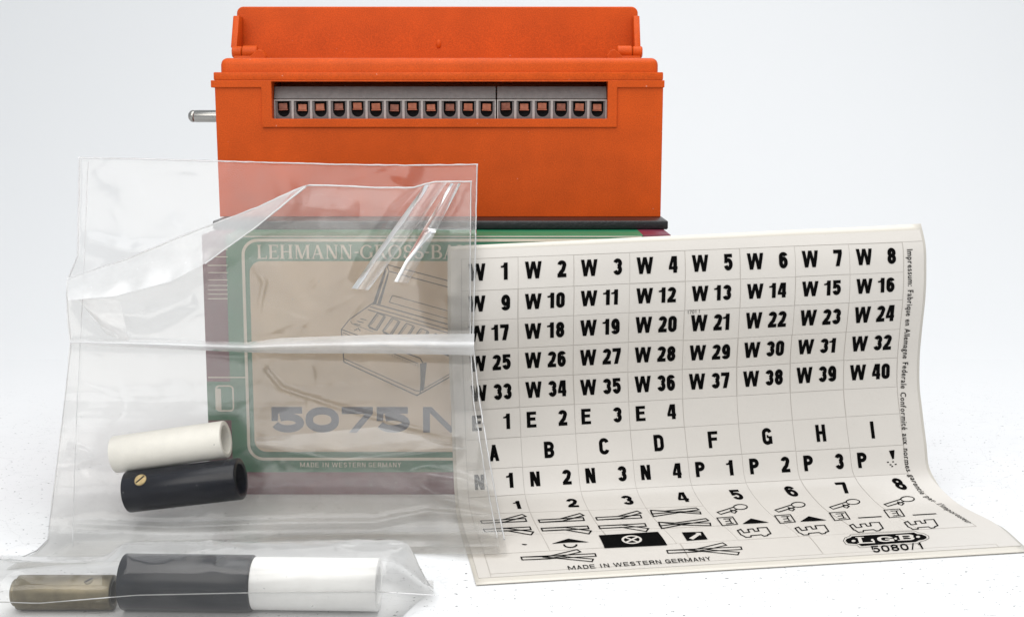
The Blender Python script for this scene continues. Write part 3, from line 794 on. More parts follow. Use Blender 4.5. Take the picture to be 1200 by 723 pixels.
def S2b(u, v, off):
    p = S(u, min(v, 12.3), 0)
    if v > 12.3: 
        d = (S0(u, 12.3)-S0(u, 12.0)); d = Vector((d.x, d.y, 0)); p = p+d/0.3*(v-12.3)
    k = sm(8.0, 10.0, v)
    n = Vector((0, 1, 0.05))
    p = p + n*0.075*(1-k)
    zflat = 0.02 + 0.012*sm(11.5, 12.6, v)
    if k > 0: p.z = p.z*(1-k) + zflat*k
    return p + Vector((0, -off*(1-k), off*k))
V, Fc = patch(UL-0.06, UR+0.06, VT-0.17, 12.62, 44, 80, 0.0, 0.014, S2b)
mk("paper", V, Fc, M['lower'], low, True)

def lettering(parent, quads_uv, name="lettering", off=0.024, m=None):
    V = []; Fc = []
    for k, q in enumerate(quads_uv):
        i = len(V); V += [S(p[0], p[1], off) for p in q]; Fc.append(tuple(range(i, i+len(q))))
    o = mk(name, V, Fc, m or M['paperink'], parent)
    # ink faces the viewer
    return o
def put(s, u0, v0, v1, hw, t=0.20, w=0.47, gap=0.07):
    """text with cap height v0..v1, its left at u0; hw converts height units to u"""
    x = 0; out = []
    for ch in s:
        cw = w*WIDE.get(ch, 1.0); g = []
        for k in glyph(ch, cw, t):
            for r in subdiv(k): g.append([(u0+(p[0]+x)*hw, v1-p[1]*(v1-v0)) for p in r])
        out.append((ch, g)); x += cw+gap
    return out, (x-gap)*hw
def sticker(u0, u1, v0, v1, quads, nu=5, nv=4):
    g = lambda: random.choice((0.003, 0.004, 0.005, 0.007, 0.011))
    a, b, c, d = u0+g(), u1-g(), v0+g()*1.5, v1-g()*1.5
    V, Fc = patch(a, b, c, d, nu, nv, 0.001, 0.010+random.uniform(0, 0.004))
    st = mk("sticker", V, Fc, M['sticker'], sheet)
    st.data.polygons.foreach_set("use_smooth", [True]*len(st.data.polygons)); shade(st, 50)
    loose = []
    for q in (quads or []):
        if isinstance(q, tuple) and isinstance(q[0], str): lettering(st, q[1], "digit" if q[0].isdigit() else "letter")
        else: loose.append(q)
    if loose:
        o = lettering(st, loose, "printed_symbols")
        o["kind"] = "stuff"
    return st
AR = 0.29   # one glyph height (0.53 v) in u
def cell(col, row, letter, num):
    v0, v1 = row+0.17+random.uniform(-.01, .01), row+0.70
    q, _ = put(letter, col+0.12, v0, v1, AR, 0.23, 0.60 if letter != 'W' else 0.60, 0.07)
    if num:
        if len(num) == 2: q2, w2 = put(num, col+0.535, v0, v1, AR, 0.235, 0.53, 0.08)
        else: q2, w2 = put(num, col+0.70, v0, v1, AR, 0.235, 0.55, 0.08)
        q = q+q2
    return q
for row in range(5):
    for col in range(8):
        sticker(col, col+1, row, row+1, cell(col, row, 'W', str(row*8+col+1)))
for col in range(8):
    sticker(col, col+1, 5, 6, cell(col, 5, 'E', str(col+1)) if col < 4 else None)
    ch = "ABCDFGHI"[col]
    q, w_ = put(ch, col+0.41, 6.2, 6.74, AR, 0.22, 0.62, 0.07)
    sticker(col, col+1, 6, 7, q)
    if col < 4: q = cell(col, 7, 'N', str(col+1))
    elif col < 7: q = cell(col, 7, 'P', str(col-3))
    else:
        q = cell(col, 7, 'P', '')
        def pt(*l): return [uv_of(x, y) for x, y in l]
        q.append(pt((1041.5, 528), (1048, 527), (1047.5, 537), (1045.5, 538)))
        for (x, y) in ((1039, 541), (1042, 544), (1045, 540.5), (1048, 543.5), (1044, 546)):
            q.append(pt((x, y), (x+2.2, y-.4), (x+2.6, y+.9), (x+.4, y+1.2)))
    sticker(col, col+1, 7, 8, q, nv=6)
print("letters ok")
def uvp(pts): return [uv_of(x, y) for x, y in pts]
def strokes(lines, w=0.024, closed=True):
    out = []
    for l in lines:
        # stretch v to look even: work in cm-like units (u*1.5, v*0.9)
        q = ribbon([(p[0]*1.6, p[1]*1.0) for p in uvp(l)], w*1.6, closed)
        out += [[(p.x/1.6, p.y) for p in k] for k in q]
    return out
def c5(*p): return [(540+x/4.286, 560+y/4.286) for x, y in p]
def c6(*p): return [(800+x/3.0, 550+y/3.0) for x, y in p]
def s5(*p): return [(700+x/6.572, 570+y/6.572) for x, y in p]
numrow = {}
for col in range(8):
    uc, vc = uv_of(*[(608, 592), (671, 589.8), (735.5, 586.5), (800, 583), (863.5, 580), (927.5, 576), (988.5, 572), (1054, 567.5)][col])
    q, w_ = put(str(col+1), uc-0.10, vc-0.24, vc+0.24, 0.30, 0.22, 0.62, 0.05)
    numrow[col] = q
sw_a = lambda dx, dy: [c5((390+dx, 213+dy), (500+dx, 207+dy), (598+dx, 180+dy), (618+dx, 190+dy), (510+dx, 218+dy), (397+dx, 225+dy)),
                       c5((390+dx, 213+dy), (614+dx, 201+dy), (620+dx, 215+dy), (397+dx, 225+dy))]
sw_b = lambda dx, dy: [c5((404+dx, 255+dy), (636+dx, 243+dy), (643+dx, 257+dy), (411+dx, 268+dy)),
                       c5((404+dx, 255+dy), (520+dx, 250+dy), (655+dx, 268+dy), (643+dx, 283+dy), (520+dx, 262+dy), (411+dx, 268+dy))]
for col in range(4):
    sticker(col, col+1, 8, 9, numrow[col], nv=8)
    if col < 3:
        dx, dy = [(-290, 5), (0, 0), (288, -12)][col]
        pics = strokes(sw_a(dx, dy)) + strokes(sw_b(dx, dy))
    else:
        pics = strokes([s5((410, 186), (520, 192), (760, 168), (782, 182), (620, 205), (432, 234)), s5((418, 214), (640, 196), (790, 198), (797, 214), (600, 200), (410, 186)),
                        s5((472, 278), (600, 284), (835, 250), (857, 266), (680, 292), (495, 327)), s5((480, 306), (700, 284), (868, 284), (873, 304), (660, 300), (472, 278))])
    sticker(col, col+1, 9, 10.12, pics, nv=6)
    if col == 0: bxq = [uvp(c5((305, 333), (335, 336), (325, 340), (310, 338)))]
    elif col == 1:
        bxq = [uvp(c5((540, 307), (455, 333), (540, 326))), uvp(c5((540, 307), (540, 326), (645, 325)))]
        bxq += strokes([[(540+x/4.286, 560+y/4.286) for x, y in arc(550, 336, 32, 15, 0, 180, 8)]], 0.03, False)
    elif col == 2:
        a = c5((692, 291), (990, 273), (1037, 340), (722, 355)); A = uvp(a); bxq = []
        n = 10
        for i in range(n):
            f = lambda s, t: tuple((1-s)*((1-t)*A[0][k]+t*A[3][k])+s*((1-t)*A[1][k]+t*A[2][k]) for k in (0, 1))
            for j in range(3): bxq.append([f(i/n, j/3), f((i+1)/n, j/3), f((i+1)/n, (j+1)/3), f(i/n, (j+1)/3)])
    else:
        bxq = [uvp(s5((650, 357), (810, 352), (850, 410), (690, 421)))]
    st = sticker(col, col+1, 10.12, 11, bxq if col != 2 else None, nv=3)
    if col == 2:
        blk_ = lettering(sheet, bxq, "black_label", 0.026)
        ring_ = strokes([[(700+x/6.572, 570+y/6.572) for x, y in arc(265, 415, 70, 29, 0, 360, 28)]], 0.035) + strokes([s5((215, 398), (315, 434)), s5((222, 436), (308, 395))], 0.035, False)
        lettering(sheet, ring_, "white_lamp_symbol", 0.030, M['sticker'])
    if col == 3:
        ar = [uvp(s5((705, 405), (770, 366), (790, 378), (738, 414))), uvp(s5((752, 362), (795, 363), (800, 384)))]
        lettering(st, ar, "white_arrow", 0.030, M['sticker'])
for k, col in enumerate(range(4, 8)):
    d = [(0, 0), (203, -8), (395, -18), (587, -28)][k]
    P_ = lambda *p: c6(*[(x+d[0], y+d[1]) for x, y in p])
    ell = [(800+(x+d[0])/3, 550+(y+d[1])/3) for x, y in arc(203, 133, 24, 9, 0, 360, 14)]
    q = list(numrow[col])
    q += strokes([P_((121, 152), (178, 134), (190, 142), (134, 159)), ell, P_((168, 143), (172, 152), (183, 155), (190, 148))], 0.02)
    q += strokes([P_((120, 172), (175, 168), (193, 194), (140, 199)), P_((143, 176), (172, 174))+[], P_((152, 193), (180, 190))], 0.02)
    q += strokes([P_((163, 175), (172, 190)), P_((150, 184), (168, 182))], 0.02, False)
    if k < 2: q.append(uvp(P_((210, 193), (240, 174), (303, 188), (256, 191))))
    else: q += strokes([P_((222, 190), (304, 185))], 0.035, False)
    lo = P_((192, 216), (204, 212), (216, 224), (235, 222), (228, 212), (246, 210), (254, 219), (268, 218), (262, 207), (295, 205), (310, 227), (300, 230), (298, 234), (286, 236), (276, 231), (240, 234), (240, 239), (222, 240), (214, 235), (206, 232))
    q += strokes([lo], 0.023)
    sticker(col, col+1, 8, 11, q, nv=14)
# bottom strip
def sw3(dx, dy): return [s5((535+dx, 495+dy), (740+dx, 490+dy), (965+dx, 437+dy), (995+dx, 455+dy), (760+dx, 508+dy), (545+dx, 517+dy)),
                         s5((535+dx, 495+dy), (1105+dx, 468+dy), (1113+dx, 488+dy), (545+dx, 517+dy)), s5((700+dx, 495+dy), (860+dx, 490+dy), (1092+dx, 510+dy), (1082+dx, 530+dy), (860+dx, 508+dy))]
q1 = strokes(sw3(-1123, 52), 0.022)
mq, mw = text_quads("MADE IN WESTERN GERMANY", 0.80, 0.15, 0.22)
ua, va = uv_of(666.5, 668.3); ub, vb = uv_of(834, 657.0); uc, vc = uv_of(666.5, 663.8)
hq = []
kx = 1.0/mw
for k in mq:
    hq.append([(ua+(ub-ua)*p[0]*kx, va+(vb-va)*p[0]*kx-(va-vc)*p[1]) for p in k])
sticker(0, 3.05, 11, 12.12, q1, nu=14, nv=4)
sticker(3.05, 5.15, 11, 12.12, strokes(sw3(0, 0), 0.022), nu=10, nv=4)
last = sticker(5.15, 8.15, 11, 12.12, None, nu=14, nv=4)
lettering(sheet, hq, "origin_lettering", 0.026)
# round-ended emblem and its number
def s6(*p): return [(960+x/6.667, 600+y/6.667) for x, y in p]
body = s6((205, 228), (215, 212), (245, 203), (255, 193), (410, 182), (560, 175), (740, 163), (765, 175), (800, 178), (835, 192), (840, 205), (815, 217), (780, 222), (755, 235), (560, 248), (330, 268), (305, 252), (270, 250), (225, 246))
B_ = uvp(body); cx = sum(p[0] for p in B_)/len(B_); cy = sum(p[1] for p in B_)/len(B_)
eq = [[(cx, cy), B_[i], B_[(i+1) % len(B_)]] for i in range(len(B_))]
lettering(last, eq, "emblem", 0.022)
out_ = s6((188, 228), (200, 204), (235, 192), (245, 180), (410, 168), (560, 160), (740, 150), (780, 165), (812, 168), (855, 190), (858, 208), (825, 226), (795, 233), (765, 248), (560, 262), (320, 281), (295, 262), (262, 262), (210, 256))
lettering(last, strokes([out_], 0.008), "emblem_outline", 0.022)
wq = []
for ch, xa, xb, yb0, yb1 in (('L', 292, 445, 262, 190), ('G', 440, 600, 248, 188), ('B', 612, 760, 236, 174)):
    a = uv_of(960+xa/6.667+4, 600+yb0/6.667); b = uv_of(960+xb/6.667, 600+(yb0-6)/6.667); c = uv_of(960+xa/6.667, 600+yb1/6.667)
    gq = glyph(ch, 0.8, 0.19)
    if ch == 'L': gq = gq + [[(-.1, 0), (.34, 0), (.34, .1), (-.1, .1)], [(-.1, .9), (.34, .9), (.34, 1), (-.1, 1)], [(.7, 0), (.82, 0), (.82, .4), (.74, .4)]]
    if ch == 'B': gq = gq + [[(-.14, 0), (.1, 0), (.1, .1), (-.14, .1)], [(-.14, .9), (.1, .9), (.1, 1), (-.14, 1)]]
    for k in gq: wq.append([(a[0]+(b[0]-a[0])*p[0]/0.85+(c[0]-a[0])*(.14+.72*p[1]), a[1]+(b[1]-a[1])*p[0]/0.85+(c[1]-a[1])*(.14+.72*p[1])) for p in k])
for x, y in ((268, 230), (415, 222), (597, 212), (772, 198)):
    wq.append(uvp([(960+a/6.667, 600+b/6.667) for a, b in arc(x, y, 16 if x in (268, 772) else 11, 8, 0, 330, 10)]))
lettering(last, wq, "emblem_lettering", 0.0245, M['sticker'])
for s_, (x0, y0), (x1, y1), hpx in (("5080/1", (1023.5, 648.0), (1084, 643.5), 7.4),):
    mq, mw = text_quads(s_, 0.75, 0.17, 0.18); ua, va = uv_of(x0, y0); ub, vb = uv_of(x1, y1); uc, vc = uv_of(x0-3.5, y0-hpx)
    lettering(sheet, [[(ua+(ub-ua)*p[0]/mw+(uc-ua)*p[1], va+(vb-va)*p[0]/mw+(vc-va)*p[1]) for p in k] for k in mq], "number_lettering", 0.026)
# margin imprint running down the right edge, following the bend
fcache = {}
def font_mesh(ch):
    if ch in fcache: return fcache[ch]
    cu = bpy.data.curves.new('t', 'FONT'); cu.body = ch; cu.offset = 0.010; cu.resolution_u = 2
    ob = bpy.data.objects.new('t', cu); C.objects.link(ob)
    dg = bpy.context.evaluated_depsgraph_get(); me = bpy.data.meshes.new_from_object(ob.evaluated_get(dg))
    vs = [tuple(v.co) for v in me.vertices]; fs = [tuple(p.vertices) for p in me.polygons]
    bpy.data.objects.remove(ob); bpy.data.meshes.remove(me)
    fcache[ch] = (vs, fs, (max(v[0] for v in vs) if vs else 0.3)); return fcache[ch]
imp = "Impressum: Fabrique en Allemagne Federale Conformité aux normes garantie par l'importateur"
pos = 0; items = []   # glyph runs
for ch in imp:
    if ch == ' ': pos += 0.42; continue
    vs, fs, w = font_mesh(ch); items.append((pos, vs, fs)); pos += w+0.10
MT = sorted((uv_of(x, y)[1], uv_of(x, y)[0]) for x, y in ((1062.5, 292), (1064, 340), (1060, 390), (1057.5, 430), (1055, 480), (1058.5, 530), (1066, 560), (1077, 578), (1101, 593), (1134, 614)))
v_a, v_b = MT[0][0], MT[-1][0]
mu = lambda v: lut(MT, v)
# arc length along the margin
samp = [v_a+(v_b-v_a)*i/200 for i in range(201)]; pts_ = [S0(mu(v)+.06, v) for v in samp]; al = [0]
for i in range(200): al.append(al[-1]+(pts_[i+1]-pts_[i]).length)
def v_at(s):
    s = max(0, min(al[-1]-1e-6, s)); lo_, hi_ = 0, 200
    while hi_-lo_ > 1:
        m_ = (lo_+hi_)//2
        if al[m_] <= s: lo_ = m_
        else: hi_ = m_
    return samp[lo_]+(samp[hi_]-samp[lo_])*(s-al[lo_])/(al[hi_]-al[lo_])
V = []; Fc = []
sc_ = al[-1]/pos
for p0, vs, fs in items:
    i = len(V)
    for (x, y, z) in vs: 
        vq = v_at((p0+x)*sc_); ca = 1.5; cb = (S0(8, vq+.05)-S0(8, vq-.05)).length/.1
        tx, ty = (mu(vq+.25)-mu(vq-.25))/.5*ca, cb; tl = math.hypot(tx, ty); tx /= tl; ty /= tl
        V.append(S(mu(vq)+ty*y*sc_*1.15/ca, vq-tx*y*sc_*1.15/cb, 0.03))
    Fc += [tuple(i+k for k in f) for f in fs]
mk("imprint_lettering", V, Fc, M['paperink'], sheet)["kind"] = "stuff"
# tiny faint code under W 5
mq, mw = text_quads("1701 1", 0.6, 0.12, 0.2); ua, va = uv_of(805, 367.5); ub, vb = uv_of(820, 366)
lettering(sheet, [[(ua+(ub-ua)*p[0]/mw, va+(vb-va)*p[0]/mw-0.11*p[1]) for p in k] for k in mq], "faint_code", 0.026, M['line'])
print("sheet ok")

# ------------------------------------------------------------------ short plastic sleeves
def sleeve(name, label, cat, p0, p1, r, m, ri=None, screw=None, group=None, hole=None, part="tube_body"):
    p0, p1 = Vector(p0), Vector(p1); t = empty(name, (p0+p1)/2, label, cat, group)
    L = (p1-p0).length; ri = ri or r*0.68; b = bmesh.new()
    e = 0.028
    ring = [(0.5, ri), (0.0+e*.6, ri), (0, ri+0.02), (0, r-e), (e*.4, r-e*.3), (e, r), (L-e, r), (L-e*.4, r-e*.3), (L, r-e), (L, ri+0.02), (L-e*.6, ri), (L-0.9, ri)]
    cyl(b, p0, p1, r, ring=ring, n=48, caps=True)
    o = mkbm(part, b, m, t); shade(o, 35)
    return t, o
def screwhead(parent, c, axis, nrm, r, m=None):
    """slotted screw head on the tube"""
    b = bmesh.new(); c = Vector(c); nrm = Vector(nrm).normalized()
    cyl(b, c-nrm*0.08, c+nrm*0.02, r, ring=[(0, r), (0.08, r), (0.10, r*0.85)], n=24)
    o = mkbm("screw", b, m or M['brass'], parent); shade(o, 35)
    a = Vector(axis).normalized(); s_ = nrm.cross(a).normalized()
    dirn = (a*0.75+s_*0.66).normalized(); sd = nrm.cross(dirn)
    b = bmesh.new(); h = nrm*0.0235
    vs = [b.verts.new(c+h+dirn*i*r*.8+sd*j*0.022) for i, j in ((-1, -1), (1, -1), (1, 1), (-1, 1))]
    vs2 = [b.verts.new(v.co-nrm*0.003) for v in vs]
    b.faces.new(vs); b.faces.new(vs2[::-1])
    for i in range(4): b.faces.new([vs[i], vs2[i], vs2[(i+1) % 4], vs[(i+1) % 4]])
    mkbm("slot", b, M['recess_shade'], o)  # dark strip on the head paints the slot's shade
    return o
# upper pair, standing in the bag: black below, ivory on top of it
rb = 0.555
bA = at(151, 576, 34.2); bB = at(282.5, 560.5, 33.9)
bA.z = max(bA.z, rb+0.02)
t_, o_ = sleeve("cable_sleeve", "glossy black tube with brass screw, under the ivory tube inside the upright bag", "tube", bA, bB, rb, M['blackplastic'], 0.40)
ax = (bB-bA).normalized(); up = Vector((0, -0.72, 0.70)); up = (up-ax*up.dot(ax)).normalized()
screwhead(t_, bA+ax*0.55+up*rb, ax, up, 0.165)
wA = at(135, 532.5, 34.55); wB = at(265, 514.5, 34.3)
sleeve("cable_sleeve", "ivory white tube with open right end, on top of the black tube in the bag", "tube", wA, wB, 0.50, M['whiteplastic'], 0.37)
# lower row on the table under the film
dA = onz(143, 686, 0.60); dA.z = 0.63; dB = onz(298, 683, 0.6); dB.z = 0.63
cy_ = (dA.y+dB.y)/2+0.05; dA.y = cy_+0.05; dB.y = cy_-0.05
def xat(px, Y, z):
    dep = Y*CT-(z-HC)*ST; return (px-600)/F*dep
dA.x = xat(146, dA.y, .6); dB.x = xat(297, dB.y, .6)
t_, o_ = sleeve("cable_sleeve", "slate black tube lying on the table under the bag's film, joined to a white tube", "tube", dA, dB, 0.62, M['blackplastic'], 0.42)
ax = (dB-dA).normalized(); up = Vector((0, -0.35, 0.94))
screwhead(t_, dA+ax*2.2+up*0.62, ax, up, 0.17, M['blackplastic'])
w0 = dB+ax*0.01; w1 = w0+ax*((xat(445, w0.y, .6)-w0.x))
sleeve("cable_sleeve", "white tube lying end to end with the slate tube at the foot of the bag", "tube", w0, w1, 0.575, M['white2'], 0.40)
oA = Vector((0, dA.y-0.05, 0.40)); oB = oA.copy(); oA.x = xat(22, oA.y, .4); oB.x = xat(134, oA.y, .4)
t_, o_ = sleeve("metal_sleeve", "short olive brown metal tube with a screw hole at the lower left corner", "tube", oA, oB, 0.385, M['olive'], 0.25)
ax = (oB-oA).normalized(); up = Vector((0, -0.45, 0.89))
screwhead(t_, oA+ax*1.62+up*0.37, ax, up, 0.115, M['olive'])
sleeve_end = bmesh.new(); cyl(sleeve_end, oA-ax*0.14, oA-ax*0.0, 0.3, ring=[(0, .2), (.03, .27), (.06, .30), (.14, .30)], n=32)
shade(mkbm("end_plug", sleeve_end, M['olive'], t_), 35)
print("sleeves ok")

# ------------------------------------------------------------------ clear plastic bag
bag = empty("plastic_bag", (-8, 32, 0), "creased clear plastic bag with white, black and metal tubes, leaning on the carton", "plastic bag")
def sheetY(py):      # depth of the sticker sheet's left edge, kept behind the bag
    return lut([(285, 34.95), (341, 34.9), (411, 35.3), (481, 35.8), (551, 35.5), (575, 35.1), (600, 34.2), (625, 32.9), (650, 31.6)], py)
Lf = [(185, 92), (300, 90), (325, 80), (345, 77), (405, 82), (470, 75), (568, 63), (632, 55), (645, 42), (660, 8), (668, 2)]
Rt = [(190, 560), (300, 558), (400, 555), (470, 563), (560, 578), (632, 592), (652, 594), (665, 590)]
def seg(px, py, pl):
    best = (1e9, 0)
    tot = len(pl)-1
    for i in range(tot):
        ax_, ay, bx_, by = *pl[i], *pl[i+1]; dx, dy = bx_-ax_, by-ay
        t = max(0, min(1, ((px-ax_)*dx+(py-ay)*dy)/(dx*dx+dy*dy))); qx, qy = ax_+dx*t, ay+dy*t
        d = math.hypot(px-qx, py-qy)
        if d < best[0]: best = (d, (i+t)/tot, 1 if dx*(py-ay)-dy*(px-ax_) > 0 else -1)
    return best
def crease(px, py, pl, w, h, taper=True):
    d, t, _ = seg(px, py, pl)
    k = math.exp(-(d/w)**2)*h
    return k*(math.sin(math.pi*min(1, max(0, t)))**0.5 if taper else 1)
def hsh(a, b, c=0.0):
    from mathutils import noise as nz
    return nz.noise(Vector((a, b, c)))
CR2 = [([(250, 262), (330, 240), (420, 245)], 10, .12), ([(500, 215), (470, 245), (432, 300), (415, 330)], 7, .28), ([(530, 215), (500, 260), (470, 320)], 9, .18), ([(515, 212), (485, 243), (445, 305)], 2.5, .10),
       ([(84, 348), (150, 330), (240, 306)], 8, .15), ([(90, 355), (120, 385), (150, 400)], 6, .22), ([(95, 365), (170, 372), (230, 350)], 12, .15),
       ([(85, 398), (180, 402), (290, 412)], 3.5, .16), ([(84, 406), (200, 408), (300, 405)], 3, .12),
       ([(310, 430), (330, 455), (400, 478), (480, 500), (545, 515)], 2, .10), ([(400, 435), (385, 460), (360, 475)], 1.5, .02),
       ([(300, 412), (420, 414), (556, 418)], 4, .16),
       ([(84, 525), (105, 540), (120, 530), (140, 522)], 4, .2), ([(84, 545), (110, 535), (132, 530)], 4, .2), ([(80, 520), (100, 528), (120, 540)], 3, .16),
       ([(480, 560), (500, 556), (540, 562), (592, 585)], 6, .34), ([(490, 568), (520, 585), (590, 600)], 3, .15),
       ([(300, 520), (400, 540), (480, 530), (540, 520)], 12, .2),
       ([(80, 612), (200, 618), (340, 613), (440, 612), (500, 600), (592, 608)], 4, .16),
       ([(160, 640), (300, 636), (450, 633), (592, 634)], 3, .12), ([(5, 663), (80, 658), (150, 656), (300, 648)], 3.5, .12),
       ([(290, 300), (310, 330), (300, 380)], 3, .03), ([(372, 320), (360, 350)], 2, .02)]
CR1 = [([(95, 280), (150, 295), (200, 290)], 8, .12), ([(330, 190), (345, 260)], 14, .07), ([(480, 190), (470, 215)], 14, .06), ([(120, 190), (180, 260)], 25, .10), ([(150, 300), (200, 330), (260, 320)], 14, .1)]
def slut(tab, y):
    ds = (-27, -18, -9, 0, 9, 18, 27); ws = (1, 2, 3, 4, 3, 2, 1)
    return sum(w*lut(tab, y+d) for d, w in zip(ds, ws))/16
def filmY(front, px, py):
    if front: Y = slut([(205, 36.2), (260, 35.9), (400, 34.75), (470, 34.1), (480, 33.6), (500, 33.1), (560, 32.7), (600, 32.7), (625, 32.5), (640, 32.0), (665, 31.0)], py)
    else: Y = slut([(180, 37.2), (250, 36.75), (285, 36.25), (400, 35.9), (500, 35.75), (560, 35.5), (580, 35.2), (600, 34.6), (615, 34.0), (630, 33.1), (645, 32.3), (668, 31.1)], py)
    if py > 270:
        lim = sheetY(py)-(0.30 if front else 0.12)
        k = sm(485, 530, px)
        if Y > lim: Y = Y+(lim-Y)*k
    zmax = onz(px, py, 0.03 if front else 0.012).y if py > 560 else 1e9     # never under the table
    if px > 540 and py > 585:
        zmax = min(zmax, onz(px, py, 0.32 if front else .27).y) if py < 622 else min(zmax, onz(px, py, 0.19 if front else .16).y)
    return min(Y, zmax)
def film(name, front, top, bot, m, nx, ny, creases, amp, L=Lf, R=Rt, extra=None):
    V = []; Fc = []
    for j in range(ny+1):
        for i in range(nx+1):
            t, s = i/nx, j/ny
            xg = 60+t*500
            yt = lut(top, xg); yb = lut(bot, xg); py = yt+(yb-yt)*s
            l, r = lut(L, py), lut(R, py); px = l+(r-l)*t
            py = lut(top, px)+(lut(bot, px)-lut(top, px))*s
            px += 1.2*hsh(py*0.03, 3.3, 1)*(1-2*t if abs(1-2*t) > .8 else 0)*2
            d = amp*(hsh(px*0.012, py*0.012, 1.7 if front else 9.1) + .45*hsh(px*0.035, py*0.03, 4.2 if front else 7.1) + .10*hsh(px*.1, py*.1, 2.0))
            d *= (1-0.7*sm(600, 640, py))
            rg = 1-abs(hsh(px*.011+2, py*.013, 3.3 if front else 6.6))*2.2; rg2 = 1-abs(hsh(px*.006+py*.012, py*.006-px*.004, 13.3 if front else 16.6))*3
            d += (.022*max(0, rg)**16 + .022*max(0, rg2)**18)*(1-0.6*sm(600, 640, py))
            for pl, w, h in creases: d += 1.35* crease(px, py, pl, w, h)
            if extra: d += extra(px, py)
            Y = filmY(front, px, py)-max(-0.12, d)
            V.append(at(px, py, Y))
    for j in range(ny):
        for i in range(nx):
            a = j*(nx+1)+i; Fc.append((a, a+nx+1, a+nx+2, a+1))
    o = mk(name, V, Fc, m, bag, True)
    at_ = o.data.attributes.new("clarity", 'FLOAT', 'POINT')
    vals = []
    for v in V:
        px, py = proj(v); d1 = seg(px, py, [(140, 524), (262, 514)])[0]; d2 = seg(px, py, [(158, 573), (280, 560)])[0]
        vals.append(0.9*(1-sm(24, 40, min(d1, d2))) if front else 0.0)
    at_.data.foreach_set("value", vals)
    return o
topB = [(60, 183.5), (150, 186), (270, 189.5), (400, 193), (480, 194), (560, 193)]
botB = [(0, 668), (60, 662), (150, 657), (300, 650), (450, 648), (594, 649)]
topF = [(60, 328), (80, 326), (150, 302), (225, 271), (300, 243), (345, 222), (362, 216), (400, 217), (440, 219), (485, 219), (498, 215), (510, 212), (560, 212)]
Rf = [(200, 553), (300, 552), (400, 552), (470, 556), (560, 570), (632, 584), (652, 586), (665, 582)]
film("back_film", False, topB, botB, M['film'], 150, 150, CR1, .06)
film("front_film", True, topF, botB, M['film2'], 190, 170, CR2, .07, Lf, Rf)
# bright folded-over flap along the slanting mouth
def ruled(name, A, B, n, m_, m, ya, yb, bulge=0.0, par=bag):
    """film strip between pixel polylines A (upper) and B (lower) with depths ya, yb"""
    V = []; Fc = []
    def pl(P, t):
        k = t*(len(P)-1); i = min(int(k), len(P)-2); f = k-i
        return (P[i][0]+(P[i+1][0]-P[i][0])*f, P[i][1]+(P[i+1][1]-P[i][1])*f)
    for j in range(m_+1):
        s = j/m_
        for i in range(n+1):
            t = i/n; a, b = pl(A, t), pl(B, t)
            px, py = a[0]+(b[0]-a[0])*s, a[1]+(b[1]-a[1])*s
            Ya = ya(*a) if callable(ya) else ya; Yb_ = yb(*b) if callable(yb) else yb
            Y = Ya+(Yb_-Ya)*s - bulge*math.sin(math.pi*s) + .03*hsh(px*.05, py*.05, 5)
            V.append(at(px, py, Y))
    for j in range(m_):
        for i in range(n):
            a = j*(n+1)+i; Fc.append((a, a+n+1, a+n+2, a+1))
    return mk(name, V, Fc, m, par, True)
ff = lambda d: (lambda x, y: filmY(True, x, y)-d)
ruled("folded_flap", [(77, 326), (150, 303), (225, 272), (300, 243), (345, 223), (362, 216)], [(80, 352), (135, 347), (200, 330), (240, 309), (300, 266), (358, 219)], 50, 12, M['fold'], ff(0.12), ff(0.75), 0.08)
# glossy horizontal fold rolled over itself
ruled("rolled_fold", [(82, 397), (180, 398), (290, 401), (330, 396), (440, 392), (556, 391)], [(82, 404), (180, 408), (290, 413), (330, 414), (440, 414), (555, 416)], 90, 14, M['roll'], ff(0.18), ff(0.22), 0.42)
# bright fold where the bag bends on to the table
ruled("foot_fold", [(86, 634), (150, 634), (300, 630), (450, 624), (584, 622)], [(60, 650), (150, 648), (300, 645), (450, 640), (586, 640)], 90, 10, M['film2'], ff(0.05), ff(0.15), 0.06)
ruled("crease_highlight", [(498, 217), (468, 258), (438, 300), (412, 338)], [(524, 214), (494, 258), (462, 300), (432, 340)], 40, 8, M['streak'], ff(.14), ff(.14), .15)  # added strips, bright highlights of the creases painted on the front film
ruled("crease_highlight", [(528, 215), (500, 262), (478, 300), (462, 330)], [(540, 215), (516, 262), (496, 300), (478, 332)], 40, 8, M['streak'], ff(.14), ff(.14), .10)
ruled("crease_highlight", [(300, 512), (360, 508), (440, 500), (500, 512), (545, 524)], [(300, 524), (380, 536), (440, 538), (500, 531), (545, 527)], 50, 8, M['film2'], ff(.12), ff(.25), .10)
ruled("crease_highlight", [(86, 345), (110, 350), (140, 352)], [(100, 362), (125, 392), (152, 402)], 20, 8, M['streak'], ff(.12), ff(.2), .15)
